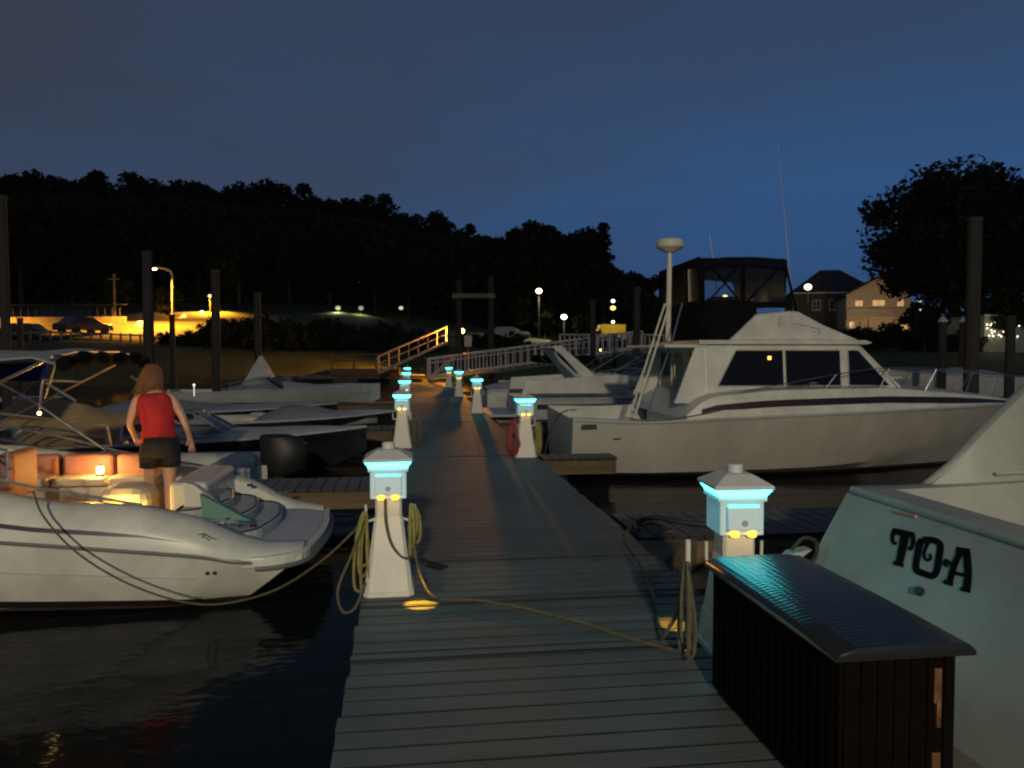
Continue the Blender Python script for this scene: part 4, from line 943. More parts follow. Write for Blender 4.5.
piling(943, 322, .30, 28, 'short piling with pale pointed cap left of the thick piling', cap=True)
piling(963, 322, .30, 33, 'short capped piling directly behind the thick piling', cap=True)
piling(1011, 316, .30, 23, 'dark piling near the right edge of the photo', cap=False)
fpz = thing('goalpost_pilings', 'tall goalpost of two pilings joined by a crossbeam beyond the dock', 'piling frame', tuple(atY(475, 376, 46)))
def loc_(px, py): return atY(px, py, 46)-fpz.location
a, b_ = loc_(459, 280), loc_(491, 276)
MB().cyl((a.x, 0, -3), (a.x, 0, a.z), .20, .17).build('post', woodpile, fpz, smooth=True)
MB().cyl((b_.x, 0, -3), (b_.x, 0, b_.z), .20, .17).build('post', woodpile, fpz, smooth=True)
c = loc_(475, 296); MB().box((c.x-.1, -.26, c.z), (2.5, .14, .26)).build('crossbeam', wood, fpz, bevel=.01)
def ring_coil(p): pass

# ------------------------------------------------------------------ gangways and far docks
gw = thing('gangway', 'long white gangway with baluster railings climbing to the right from the dock end', 'gangway', tuple(atY(430, 380, 42)))
A = Vector((0, 0, 0)); B = atY(642, 350, 45)-gw.location
wlk = MB(); side = Vector((-.08, 1.5, 0))
wlk.add([A, B, B+side, A+side, A-Vector((0, 0, .14)), B-Vector((0, 0, .14)), B+side-Vector((0, 0, .14)), A+side-Vector((0, 0, .14))], [(0, 1, 2, 3), (7, 6, 5, 4), (0, 4, 5, 1), (2, 6, 7, 3), (1, 5, 6, 2), (0, 3, 7, 4)])
mrail = mat('white_rail_paint', (.55, .50, .46), .6, var=.3, vscale=3)
wlk.build('walkway', wood, gw)
for sd in (Vector((0, 0, 0)), side):
    rl = MB(); rl.tube([A+sd+Vector((0, 0, 1.12)), B+sd+Vector((0, 0, 1.12))], .06, 6); rl.tube([A+sd+Vector((0, 0, .14)), B+sd+Vector((0, 0, .14))], .06, 6); rl.tube([A+sd+Vector((0, 0, .9)), B+sd+Vector((0, 0, .9))], .03, 6)
    n = 30
    for k in range(n+1):
        p = A.lerp(B, k/n)+sd; ww = .085 if k % 5 == 0 else .055
        rl.box(p+Vector((0, 0, .58)), (ww, ww, 1.12))
    rl.tube([A+sd+Vector((.1, 0, .1)), A.lerp(B, 1/9)+sd+Vector((0, 0, 1.05))], .04, 5)
    rl.build('balustrade', mrail, gw)
pr2 = thing('pier', 'fixed pier with pale railing reached by the white gangway', 'pier', tuple(atY(580, 352, 50)))
pl2 = MB(); P0 = atY(560, 350, 52)-pr2.location; P1 = atY(668, 348, 52)-pr2.location
pl2.box(((P0.x+P1.x)/2, 2, P0.z-.1), (P1.x-P0.x, 2.4, .2)); pl2.build('walkway', wood, pr2)
rl = MB(); rl.box(((P0.x+P1.x)/2, 2, P0.z+1.05), (P1.x-P0.x, .09, .09)); rl.box(((P0.x+P1.x)/2, 2, P0.z+.12), (P1.x-P0.x, .06, .08))
for k in range(24): x = P0.x+(P1.x-P0.x)*k/23; rl.box((x, 2, P0.z+.55), (.13 if k % 4 == 0 else .07, .09, 1.1))
rl.build('balustrade', mrail, pr2)
ps = MB()
for k in range(5): x = P0.x+.3+(P1.x-P0.x-.6)*k/4; ps.cyl((x, 2, P0.z-6), (x, 2, P0.z-.1), .15)
ps.build('pier_post', woodpile, pr2)
# orange lit ramp
ra = thing('boat_ramp_gangway', 'orange lit metal ramp sloping down to the left beneath a bright lamp', 'ramp', tuple(atY(378, 372, 50)))
B2 = atY(447, 341, 53)-ra.location; sd = Vector((0, 1.4, 0))
mal = mat('aluminium_ramp', (.45, .42, .36), .5, metal=.3, var=.3)
q = MB(); z_ = Vector((0, 0, .18)); q.add([A, B2, B2+sd, A+sd, A-z_, B2-z_, B2+sd-z_, A+sd-z_], [(0, 1, 2, 3), (7, 6, 5, 4), (0, 4, 5, 1), (2, 6, 7, 3), (1, 5, 6, 2), (0, 3, 7, 4)]); q.build('walkway', mal, ra)
for s_ in (Vector((0, 0, 0)), sd):
    q = MB(); q.tube([A+s_+Vector((0, 0, 1.0)), B2+s_+Vector((0, 0, 1.0))], .05, 6); q.tube([A+s_+Vector((0, 0, .5)), B2+s_+Vector((0, 0, .5))], .035, 6)
    for k in range(8): p = A.lerp(B2, k/7)+s_; q.cyl(p, p+Vector((0, 0, 1.0)), .035, seg=6)
    q.build('handrail', mal, ra)
lo = thing('landing_stage', 'orange lit wooden landing at the left foot of the lit ramp', 'landing', tuple(atY(366, 368, 55)))
q = MB().box((0, 0, -.25), (4.6, 2.4, .5)); q.build('deck', brownwood, lo)
q = MB()
for k in range(4): q.box((-2.2+k*1.47, -1.1, .5), (.1, .1, 1.0))
q.box((0, -1.1, .95), (4.5, .06, .08)); q.box((0, -1.1, .5), (4.5, .05, .06)); q.build('handrail', brownwood, lo)
fd = thing('floating_dock', 'far floating dock strung along the foot of the left shore', 'dock', (-16, 55, 0))
MB().box((0, 0, -.12), (34, 1.6, .24)).build('deck_boards', wood, fd); q = MB()
for k in range(9): MB().box((-15+k*3.8, 0, -.4), (1.6, 1.4, .34)).build('float', black, fd)

sgn = thing('notice_post', 'small pale notice board on a post catching the glow beside the blazing ramp lamp', 'sign', tuple(atY(468, 352, 53.6)))
MB().cyl((0, 0, -1), (0, 0, .9), .05).build('post', wood, sgn); MB().box((0, -.06, .75), (.5, .05, .75)).build('board', mrail, sgn, bevel=.01)
# lamp posts -------------------------------------------------------
def globe_lamp(px, py, Y, r, label, power, col=(1, .62, .2), em=None, pole=True, cat='street lamp', es=25, aim=None, sp=140):
    p = atY(px, py, Y); zb = max(ground_h(p.x, Y), 0) if Y > 56 else p.z-2.4
    t = thing('street_lamp', label, cat, (p.x, Y, zb))
    h = p.z-zb
    if pole: MB().cyl((0, 0, 0), (0, 0, h-r*.8), .07, .05, 8).build('pole', woodpile, t, smooth=True)
    MB().sphere((0, 0, h), r, 12, 8, (1, 1, .8)).build('lamp_head', mat('lamp_%d_%d' % (px, py), (1, 1, 1), emit=em or col, es=es), t, smooth=True)
    if power: light('lamp_light', 'SPOT', (0, -r*1.6, h-.1), power, col, t, r, target=aim or (0, -r*1.6-.6, h-2), spot=sp, blend=.6)
    return t
SOD = (1, .38, .02)
def arm_lamp(px_pole, py_base, px_head, py_head, Y, label, power):
    ph = atY(px_head, py_head, Y); pb = atY(px_pole, py_head+4, Y); zb = ground_h(pb.x, Y)
    t = thing('street_lamp', label, 'street lamp', (pb.x, Y, zb)); h = ph.z-zb; dx = ph.x-pb.x
    MB().tube(catmull([(0, 0, 0), (0, 0, h*.5), (0, 0, h-.6), (dx*.35, 0, h-.1), (dx, 0, h+.05)], 4), .10, 8).build('pole', mat('lamp_pole', (.4, .36, .3), .6), t, smooth=True)
    MB().box((dx-.1, 0, h+.02), (.7, .3, .16)).build('lamp_head', gelgrey, t, bevel=.04)
    MB().sphere((dx-.15, 0, h-.1), .17, 10, 6, (1.3, 1, .5)).build('lamp_glass', mat('sodium_glow', (1, .6, .2), emit=(1, .60, .22), es=30), t, smooth=True)
    light('lamp_light', 'SPOT', (dx-.15, -.1, h-.3), power, SOD, t, .2, spot=128, blend=.5)
    return t
arm_lamp(172, 330, 156, 268, 76, 'tall curved arm street lamp lighting the orange parking lot', 38000)
arm_lamp(-62, 330, -36, 262, 73, 'assumed street lamp, unseen outside the left edge, lighting the car park', 20000)  # off-frame lamp assumed here to brighten the left of the lot
ut = atY(114, 274, 80); t = thing('utility_pole', 'bare pole lit orange at the back of the parking lot', 'pole', (ut.x, 80, ground_h(ut.x, 80)))
MB().cyl((0, 0, 0), (0, 0, ut.z-t.location.z), .13, .10).box((0, 0, ut.z-t.location.z-.5), (1.0, .08, .08)).build('pole', wood, t)
globe_lamp(461, 331, 54.5, .24, 'blazing yellow lamp at the top of the orange lit ramp', 14000, (1, .36, .025), em=(1, .60, .10), es=22, aim=(-4.5, -3.2, 0), sp=135)
globe_lamp(539, 291, 92, .36, 'pale lamp high among the trees behind the gangway', 2500, (1, .78, .35), em=(1, .8, .4), es=12)
globe_lamp(564, 317, 85, .32, 'white globe lamp low between trees and yellow truck', 600, (1, .9, .6), em=(1, .92, .7), es=14)
globe_lamp(808, 287, 86, .38, 'bright yellowish lamp at the left corner of the dark house', 260, (1, .85, .4), em=(1, .86, .42), es=16)
globe_lamp(613, 301, 100, .24, 'small white lamp of a pair above the yellow truck', 0, em=(1, .95, .85), es=6)
globe_lamp(613, 308, 99, .34, 'amber lamp just under the small white one', 0, em=(1, .6, .1), es=4)
globe_lamp(613, 322, 98, .22, 'tiny white lamp right of the yellow truck', 0, em=(1, .9, .8), es=4)
globe_lamp(210, 296, 95, .22, 'small lamp seen beside the second piling on the left', 15000, SOD, em=(1, .6, .25), es=3)
globe_lamp(202, 312, 92, .2, 'small white lamp low behind the parking lot', 0, em=(1, .8, .5), es=3)
globe_lamp(184, 316, 88, .26, 'orange lamp low right of the curved street lamp', 2500, SOD, em=(1, .5, .1), es=5)
globe_lamp(140, 324, 74, .34, 'square glowing orange lamp beside the thick piling', 1200, SOD, em=(1, .55, .1), es=4)
globe_lamp(401, 308, 105, .3, 'lone pale lamp in the middle of the black woods', 0, em=(1, .85, .6), es=.7)
globe_lamp(338, 308, 100, .34, 'greenish lamp at the right end of the grass bank', 500, (.9, .9, .4), em=(.8, .85, .45), es=.5)
globe_lamp(361, 308, 100, .34, 'dim greenish lamp beyond the grass bank', 250, (.9, .9, .4), em=(.6, .7, .4), es=.35)
globe_lamp(129, 383-14, 45, .0+.06, 'unlit', 0) if False else None
globe_lamp(677, 296, 70, .26, 'white lamp seen through the aft vinyl of the flybridge enclosure', 0, em=(1, .9, .6), es=5)
globe_lamp(688, 293, 71, .36, 'amber lamp seen through the aft vinyl of the flybridge enclosure', 0, em=(1, .5, .08), es=4)
globe_lamp(725, 297, 72, .24, 'left of two yellowish lamps seen through the side vinyl of the enclosure', 0, em=(1, .8, .3), es=4)
globe_lamp(738, 301, 73, .2, 'right of two yellowish lamps seen through the side vinyl of the enclosure', 0, em=(1, .9, .5), es=5)
globe_lamp(601, 350, 49.5, .10, 'small amber lamp glowing low on the pier behind the arch cruiser', 60, (1, .5, .08), em=(1, .6, .15), es=6)
for px, py, Yv, lb in ((194, 385, 26, 'tiny white anchor light on a far left boat'),):
    t = MB().sphere((0, 0, 0), .035, 8, 6).cyl((0, 0, -.3), (0, 0, -.03), .01, seg=6).build('anchor_light', mat('white_glow', (1, 1, 1), emit=(.9, 1, .95), es=1), smooth=True)
    t.location = atY(px, py, 22.0); tag(t, lb, 'lamp')

assumed_lamp = thing('street_lamp', 'assumed tall marina lamp post, unseen behind the camera, added to light the boats', 'street lamp', (-2, -25, 0))  # unseen lamp assumed behind the camera, added as warm key light on hulls
MB().cyl((0, 0, -3), (0, 0, 10), .12, .07, 10).build('pole', steel, assumed_lamp, smooth=True); MB().box((0, .3, 10), (.35, .8, .16)).build('lamp_head', gelgrey, assumed_lamp, bevel=.04)
MB().sphere((0, .45, 9.86), .16, 10, 6, (1, 1.6, .5)).build('lamp_glass', mat('assumed_lamp_glow', (1, .9, .7), emit=(1, .85, .55), es=30), assumed_lamp, smooth=True)
light('lamp_light', 'POINT', (0, .45, 9.5), 21000, (1, .86, .60), assumed_lamp, .5)
# vehicles ---------------------------------------------------------
def car(label, cat, loc, rz, m, L=4.4, W=1.75, H=1.42, van=False):
    t = thing('parked_car' if not van else 'box_truck', label, cat, loc, rz)
    pr = [(-L/2, .45), (-L/2+.05, .85), (-L/2+.5, .95), (-L*.27, H), (L*.08, H), (L*.25, .98), (L/2-.15, .85), (L/2, .6), (L/2, .35), (-L/2, .35)]
    if van: pr = [(-L/2, .5), (-L/2, H), (L*.22, H), (L*.24, H*.8), (L*.36, 1.2), (L/2, 1.05), (L/2, .5)]
    mb = MB(); n = len(pr)
    vs = [(x, W/2-(.16 if z > 1 and not van else 0), z) for x, z in pr]+[(x, -W/2+(.16 if z > 1 and not van else 0), z) for x, z in pr]
    mb.add(vs, [tuple(range(n)), tuple(range(n, 2*n))[::-1]]+[(i, n+i, n+(i+1) % n, (i+1) % n) for i in range(n)]).build('body', m, t, bevel=.06, bseg=3)
    for sg in (1, -1):
        MB().add([(x, sg*(W/2-.135 if not van else W/2+.006), z) for x, z in (((-L*.30, 1.0), (-L*.24, H-.1), (L*.07, H-.1), (L*.19, 1.0)) if not van else ((L*.24, 1.2), (L*.24, H*.78), (L*.27, H*.78), (L*.34, 1.2)))], [(0, 1, 2, 3)]).build('window', glassdark, t, solid=.03)
        for x in (-L*.31, L*.31):
            wv = MB().tube([(x, sg*(W/2-.2), .33), (x, sg*(W/2+.01), .33)], .33, 18).build('tyre', rubber, t); MB().tube([(x, sg*(W/2), .33), (x, sg*(W/2+.02), .33)], .19, 14).build('rim', black, wv)
        MB().box((L/2-.02, sg*W*.34, .68), (.06, .3, .14)).build('headlight', gelgrey, t)
    return t
cx_ = atY(84, 344, 68); car('dark car parked in the orange lit lot on the left', 'car', (cx_.x, 68, ground_h(cx_.x, 68)+.08), R(62), mat('dark_car_paint', (.05, .012, .012), .3, coat=.5))
cx_ = atY(35, 344, 69); car('low dark car half hidden at the left of the orange lot', 'car', (cx_.x, 66.5, ground_h(cx_.x, 66.5)-.3), R(175), mat('black_car_paint', (.02, .02, .02), .3, coat=.5))
cx_ = atY(508, 338, 80); car('pale car parked behind the gangway near the goalpost pilings', 'car', (cx_.x, 80, ground_h(cx_.x, 80)+.08), R(3), mat('silver_car_paint', (.4, .38, .34), .35, coat=.5))
cx_ = atY(607, 326, 84); tk = car('yellow lit box truck behind the piling near the pier', 'truck', (cx_.x, 84, ground_h(cx_.x, 84)+.08), PI, mat('yellow_truck_paint', (.75, .55, .10), .5, var=.2), L=3.8, W=1.8, H=2.1, van=True)
light('truck_light', 'POINT', (cx_.x+.6, 80.5, ground_h(cx_.x, 84)+2.4), 120, (1, .75, .1), None, .2)

rwl = thing('retaining_wall', 'long low concrete wall lit orange at the back of the parking lot', 'wall', (0, 0, 0)); q = MB(); f_ = MB(); xa_, xb_ = atY(-60, 320, 78).x, atY(126, 320, 78).x
for k in range(24):
    x0_, x1_ = xa_+(xb_-xa_)*k/24, xa_+(xb_-xa_)*(k+1)/24; zt_ = 4.75+.2*k/24
    q.box(((x0_+x1_)/2, 78, zt_-1.4), (x1_-x0_-.02, .35, 2.8)); f_.cyl((x0_, 78.4, zt_), (x0_, 78.4, zt_+.9), .04, seg=5)
f_.cyl((xa_, 78.4, 5.9), (xb_, 78.4, 6.1), .035, seg=5); q.build('wall', mat('pale_concrete', (.22, .20, .17), .9, var=.3, vscale=.8, bump=.3, bscale=4), rwl); f_.build('fence', woodpile, rwl)
# retaining wall / guard rail at the front of the lot
gwl = thing('guard_rail', 'orange lit guard rail along the front edge of the parking lot', 'guard rail', (0, 0, 0))
pa, pb_ = atY(10, 347, 64.6), atY(150, 347, 64.6)
q = MB(); n = 14
for k in range(n):
    x0_, x1_ = pa.x+(pb_.x-pa.x)*k/n, pa.x+(pb_.x-pa.x)*(k+1)/n
    q.box(((x0_+x1_)/2, 64.6, ground_h(x0_, 64.6)+.55), ((x1_-x0_)+.02, .06, .14))
    q.box((x0_, 64.68, ground_h(x0_, 64.6)+.25), (.14, .08, .9))
q.build('rail', mat('rail_metal', (.16, .15, .14), .6), gwl)

# ------------------------------------------------------------------ trees
leafm = bpy.data.materials.new('foliage'); leafm.use_nodes = True; n_ = leafm.node_tree; b = n_.nodes['Principled BSDF']; b.inputs['Roughness'].default_value = .8; b.inputs['Specular IOR Level'].default_value = .1
tcl = n_.nodes.new('ShaderNodeTexCoord'); nl = n_.nodes.new('ShaderNodeTexNoise'); nl.inputs['Scale'].default_value = .5; rl_ = n_.nodes.new('ShaderNodeValToRGB')
rl_.color_ramp.elements[0].color = (.014, .020, .011, 1); rl_.color_ramp.elements[1].color = (.028, .038, .018, 1); rl_.color_ramp.elements[0].position = .35; rl_.color_ramp.elements[1].position = .65
n_.links.new(tcl.outputs['Object'], nl.inputs['Vector']); n_.links.new(nl.outputs['Fac'], rl_.inputs[0]); n_.links.new(rl_.outputs[0], b.inputs['Base Color'])
barkm = mat('bark', (.045, .035, .025), .95, var=.4, vscale=3, bump=.8, bscale=8)
def crown_mesh(seed, H, Rr, zc0, leaves, lsize, conifer=False):
    """leaf quads scattered through clumps in the crown volume"""
    rr = random.Random(seed); V = []; Fc = []; clumps = []
    nc = (130 if Rr > 8 else 46) if not conifer else 76
    for i in range(nc):
        if conifer and i % 4 == 0:
            f_ = i/nc; clumps.append((0, 0, zc0+(H-zc0)*f_, Rr*.24*(1.2-f_*.8), 1.1)); continue
        if conifer:
            f_ = rr.random()**.8; z = zc0+(H-zc0)*f_; rad = Rr*(1-f_)**.8*rr.uniform(.4, 1.05); a = rr.uniform(0, 2*PI)
            clumps.append((rad*math.cos(a), rad*math.sin(a), z, Rr*.26*(1.1-f_*.7), .35))
        else:
            u = rr.uniform(-1, 1); a = rr.uniform(0, 2*PI); k = rr.random()**.42
            s_ = math.sqrt(1-u*u); rz_ = (H-zc0)/2
            wob = 1+.16*math.sin(a*3+seed)+.1*math.sin(a*5+u*4)
            clumps.append((Rr*.84*k*s_*math.cos(a)*wob, Rr*.84*k*s_*math.sin(a)*wob, zc0+rz_+rz_*.86*u*k, Rr*rr.uniform(.17, .33), .8))
    per = leaves//nc
    for cx, cy, cz, cr_, fl_ in clumps:
        for j in range(per):
            d = Vector((rr.gauss(0, 1), rr.gauss(0, 1), rr.gauss(0, 1))).normalized()*cr_*rr.random()**.45*1.1
            p = Vector((cx+d.x, cy+d.y, cz+d.z*fl_)); s_ = lsize*rr.uniform(.6, 1.3)
            a = Vector((rr.gauss(0, 1), rr.gauss(0, 1), rr.gauss(0, .6))).normalized(); c = a.cross(Vector((rr.gauss(0, 1), rr.gauss(0, 1), rr.gauss(0, 1)))).normalized()
            i0 = len(V); V += [p-a*s_*.6, p+c*s_*.32, p+a*s_*.6, p-c*s_*.32]; Fc.append((i0, i0+1, i0+2, i0+3))
    me = bpy.data.meshes.new('crown'); me.from_pydata([tuple(v) for v in V], [], Fc); me.update(); me.materials.append(leafm)
    return me, clumps
def tree(seed, H, Rr, zc0, leaves, lsize, conifer=False, name='tree', tr=.28):
    t = thing(name, '', 'tree'); me, cl_ = crown_mesh(seed, H, Rr, zc0, leaves, lsize, conifer)
    o = bpy.data.objects.new('crown', me); COL.objects.link(o); o.parent = t
    rr = random.Random(seed+50); mb = MB()
    top = H*.9 if conifer else zc0+(H-zc0)*.6
    mb.tube(catmull([(0, 0, -.6), (rr.uniform(-.2, .2), 0, top*.35), (rr.uniform(-.3, .3), rr.uniform(-.3, .3), top*.7), (0, 0, top)], 4), [tr*(1.25-1.1*i/12) for i in range(13)], 8)
    for cx, cy, cz, cr_, f_ in rr.sample(cl_, 12):
        z0 = min(cz*.75, top*.9) if not conifer else cz
        mb.tube(catmull([(0, 0, z0), (cx*.5, cy*.5, z0+(cz-z0)*.6), (cx, cy, cz)], 3), [tr*.4*(1-i/8) for i in range(7)], 5)
    mb.build('trunk', barkm, t, smooth=True); return t
protos = [tree(11, 15, 5.6, 3.2, 8200, .66), tree(23, 17, 6.2, 4, 9000, .68), tree(37, 13.5, 5.2, 2.2, 7600, .62), tree(41, 16, 4.6, 4.4, 7600, .62)]
conif = tree(5, 18, 3.8, 4, 3600, .55, True, 'conifer_tree')
usedp = [False]*4
rr = random.Random(99)
def place(p, k, x, y, sc, label, group, zs=None, sink=0):
    global usedp
    if k is not None and not usedp[k]: o = p; usedp[k] = True
    elif k is None: o = p
    else: o = copy_tree(p)
    o.location = (x, y, ground_h(x, y)-sink); s_ = sc; o.scale = (s_*1.05, s_*1.05, zs or s_); o.rotation_euler = (0, 0, rr.uniform(0, 6.28)); o['label'] = label
    if group: o['group'] = group
    return o
HT = [15.6, 17.6, 14.1, 16.6]
outline = [(-70, 178), (-35, 176), (5, 178), (38, 176), (68, 170), (100, 178), (132, 172), (165, 178), (200, 188), (238, 180), (272, 183), (305, 191), (338, 201), (372, 194), (402, 214), (434, 211), (464, 228), (492, 236), (522, 226), (548, 219), (566, 216), (640, 270), (586, 232)]
outline = [(x, lin(outline[:-2], x)+(0 if j % 2 else 5)) for j, x in enumerate(range(-70, 570, 21))]+outline[-2:]
GT = 'trees of the black woods across the water'
for i, (px, py) in enumerate(outline):
    py -= 13 if px < 330 else 9
    Y = 128+rr.uniform(-8, 10) if px < 480 else 112+rr.uniform(-6, 6)
    p = atY(px, py, Y); k = i % 4; zg = ground_h(p.x, Y); need = p.z-zg
    place(protos[k], k, p.x, Y, max(.55, min(1.5, need/HT[k]*.9)), 'dark broadleaf tree forming the black skyline of the woods across the water', GT, zs=need/HT[k])
for i in range(16):   # second and front row, below the skyline
    px = -60+i*43+rr.uniform(-10, 10); Y = 104+rr.uniform(-4, 8)
    py = lin([(-100, 200), (150, 202), (330, 222), (450, 245), (620, 262), (700, 300)], px)+rr.uniform(-6, 14)
    p = atY(px, py, Y); k = (i+1) % 4; need = p.z-ground_h(p.x, Y)
    place(protos[k], k, p.x, Y, max(.5, need/HT[k]), 'dark broadleaf tree standing in front of the black woods across the water', GT, zs=need/HT[k])
p = atY(603, 222, 106); o = place(conif, None, p.x, 106, 1.0, 'ragged conifer breaking the skyline at the right end of the woods', None, zs=(p.z-ground_h(p.x, 106))/18.2)
# distant woods mass behind (nobody could count it)
mb = MB(); V = []; Fc = []
rw = random.Random(3)
for i in range(52000):
    px = rw.uniform(-90, 660); Y = rw.uniform(108, 140)
    ty = lin([(-100, 196), (150, 196), (330, 214), (450, 236), (580, 245), (640, 285), (680, 318)], px)
    p = atY(px, ty, Y); g_ = ground_h(p.x, Y); z = g_+(p.z-g_)*rw.random()**(.7 if i % 3 else 2.2)
    a = Vector((rw.gauss(0, 1), rw.gauss(0, .6), rw.gauss(0, 1))).normalized(); c = a.cross(Vector((rw.gauss(0, .5), 1, rw.gauss(0, .5)))).normalized(); s_ = rw.uniform(.35, .7); q = Vector((p.x, Y, z)); i0 = len(V)
    V += [q-a*s_, q+c*s_*.6, q+a*s_, q-c*s_*.6]; Fc.append((i0, i0+1, i0+2, i0+3))
o = MB().add(V, Fc).build('woods', leafm); o['kind'] = 'stuff'; o['label'] = 'dense dark undergrowth and far woods filling the hillside'
# right hand big tree and neighbours
bt_ = tree(77, 17.2, 8.6, 3.4, 38000, .5, name='tree', tr=.45)
p = atY(958, 160, 72); place(bt_, None, p.x, 72, 1.0, 'huge round dark tree on the right, standing in front of the houses', None, zs=(p.z-ground_h(p.x, 72))/17.6)
for px, py, Y, k, lb in ((1046, 186, 76, 1, 'dark tree at the right edge behind the huge round tree'), (1075, 190, 80, 0, 'dark tree beyond the right edge of the photo'), (925, 296, 64, 2, 'low dark tree under the huge round tree'), (1012, 262, 66, 2, 'low dark tree left of the right photo edge, behind the string light building'), (700, 318, 95, 3, 'small dark tree behind the flybridge enclosure'), (770, 322, 100, 0, 'small dark tree left of the dark house')):
    p = atY(px, py, Y); need = p.z-ground_h(p.x, Y); o = place(protos[k], k, p.x, Y, max(.25, need/HT[k]), lb, None, zs=need/HT[k])
# street-lit little trees
for px, py, Y, w_, lb in ((118, 270, 84, .42, 'small tree lit reddish orange behind the bare pole'), (168, 282, 82, .36, 'small tree lit orange beside the curved street lamp'), (520, 292, 96, .5, 'small tree lit green under the pale high lamp'), (545, 300, 95, .42, 'small tree lit green right of the pale high lamp'), (580, 310, 92, .3, 'small tree lit dull green left of the yellow truck')):
    p = atY(px, py, Y); need = p.z-ground_h(p.x, Y); k = 2; o = place(protos[k], k, p.x, Y, need/HT[k]*.9, lb, None, zs=need/HT[k])
# bushes along the shore
def bush(seed):
    me, cl_ = crown_mesh(seed, 2.6, 1.9, -.3, 1300, .30); t = thing('bush', '', 'bush')
    o = bpy.data.objects.new('foliage', me); COL.objects.link(o); o.parent = t
    MB().tube([(0, 0, -.4), (0, 0, 1.4)], [.07, .03], 6).build('stem', barkm, t); return t
bp_ = [bush(3), bush(8), bush(15)]; ub = [False]*3
def pb2(x, y, s, i, lb=None):
    k = i % 3; o = bp_[k] if not ub[k] else copy_tree(bp_[k]); ub[k] = True
    o.location = (x, y, ground_h(x, y)-.2); o.scale = (s, s, s*rr.uniform(.75, 1.1)); o.rotation_euler.z = rr.uniform(0, 6); o['label'] = lb or 'dark bush on the bank at the foot of the far shore'; o['group'] = 'bushes along the far bank'
i = 0
for px in range(165, 440, 11):
    Y = 62+rr.uniform(-1.5, 3); p = atY(px, 350, Y); pb2(p.x, Y, rr.uniform(.7, 1.15) if px > 190 else .5, i); i += 1
for px in range(470, 1060, 15):
    Y = (66 if px < 690 else 69)+rr.uniform(-2, 4); p = atY(px, 350, Y); pb2(p.x, Y, rr.uniform(.5, .8) if px < 690 else rr.uniform(.9, 1.35), i); i += 1
# grass bank lamps do the greenish strip

# ------------------------------------------------------------------ houses
siding = mat('cream_siding', (.50, .44, .34), .8, var=.2, vscale=.6, bump=.3, bscale=4, stretch=(.05, .05, 6))
sidedk = mat('dark_siding', (.08, .07, .06), .8, var=.3, vscale=.6)
roofm = mat('roof_shingles', (.05, .05, .055), .9, var=.4, vscale=2, bump=.5, bscale=5)
trimm = mat('white_trim', (.6, .58, .52), .6)
litw = mat('lit_window', (1, .7, .4), .5, emit=(1, .60, .24), es=.40)
litb = mat('bright_window', (1, .9, .6), .5, emit=(1, .86, .50), es=1.6)
dimw = mat('dim_window', (.05, .04, .03), .2)
def house(label, px0, px1, ybase, yeave, yridge, Y, depth, mwall, wins, gable=True, over=.35):
    a, c = atY(px0, ybase, Y), atY(px1, ybase, Y); zg = min(ground_h(a.x, Y), ground_h(c.x, Y), a.z); ze, zr = atY(px0, yeave, Y).z, atY(px0, yridge, Y).z
    t = thing('house', label, 'house', ((a.x+c.x)/2, Y, zg)); W = c.x-a.x; he, hr = ze-zg, zr-zg
    mb = MB()
    if gable: mb.prism([(-W/2, -.5), (W/2, -.5), (W/2, he), (0, hr-.05), (-W/2, he)], 'y', 0, depth)
    else: mb.box((0, depth/2, he/2-.25), (W, depth, he+.5))
    mb.build('wall', mwall, t)
    rf = MB()
    if gable:
        for sg in (1, -1):
            d_ = Vector((sg*(W/2+over), 0, -(W/2+over)/(W/2)*(hr-he)))
            n_v = Vector((-d_.z*sg, 0, abs(d_.x))).normalized()*.18
            top = Vector((0, 0, hr)); e = top+d_
            rf.add([top+Vector((0, -over, 0)), e+Vector((0, -over, 0)), e+Vector((0, depth+over, 0)), top+Vector((0, depth+over, 0)), top+n_v+Vector((0, -over, 0)), e+n_v+Vector((0, -over, 0)), e+n_v+Vector((0, depth+over, 0)), top+n_v+Vector((0, depth+over, 0))], [(0, 1, 2, 3), (7, 6, 5, 4), (0, 4, 5, 1), (1, 5, 6, 2), (2, 6, 7, 3)])
    else:
        o_ = over; rf.add([(-W/2-o_, -o_, he), (W/2+o_, -o_, he), (W/2+o_, depth+o_, he), (-W/2-o_, depth+o_, he), (-W*.12, depth*.5, hr), (W*.12, depth*.5, hr)], [(0, 1, 5, 4), (1, 2, 5), (2, 3, 4, 5), (3, 0, 4), (3, 2, 1, 0)])
    r_ = rf.build('roof', roofm, t)
    if not gable: MB().box((0, -over-.03, he-.06), (W+2*over, .08, .2)).build('fascia', trimm, r_)
    for (x0, x1, y0, y1, m) in wins:
        A_, B_ = atY(x0, y1, Y)-t.location, atY(x1, y0, Y)-t.location; w2, h2 = B_.x-A_.x, B_.z-A_.z; cx2, cz2 = (A_.x+B_.x)/2, (A_.z+B_.z)/2
        f_ = MB()
        for dx, dz, ww, hh in ((0, h2/2, w2+.14, .1), (0, -h2/2, w2+.14, .1), (-w2/2, 0, .1, h2), (w2/2, 0, .1, h2), (0, 0, .06, h2)): f_.box((cx2+dx, -.05, cz2+dz), (ww, .1, hh))
        wf = f_.build('window', trimm, t); MB().box((cx2, -.02, cz2), (w2, .05, h2)).build('pane', m, wf)
    return t, W, he
h1, W1, he1 = house('large dark hip roofed house with a pale eave line, left of the lit gable house', 797, 872, 332, 292, 266, 108, 10, sidedk, [(815, 822, 300, 310, dimw), (830, 840, 300, 310, dimw)], gable=False)
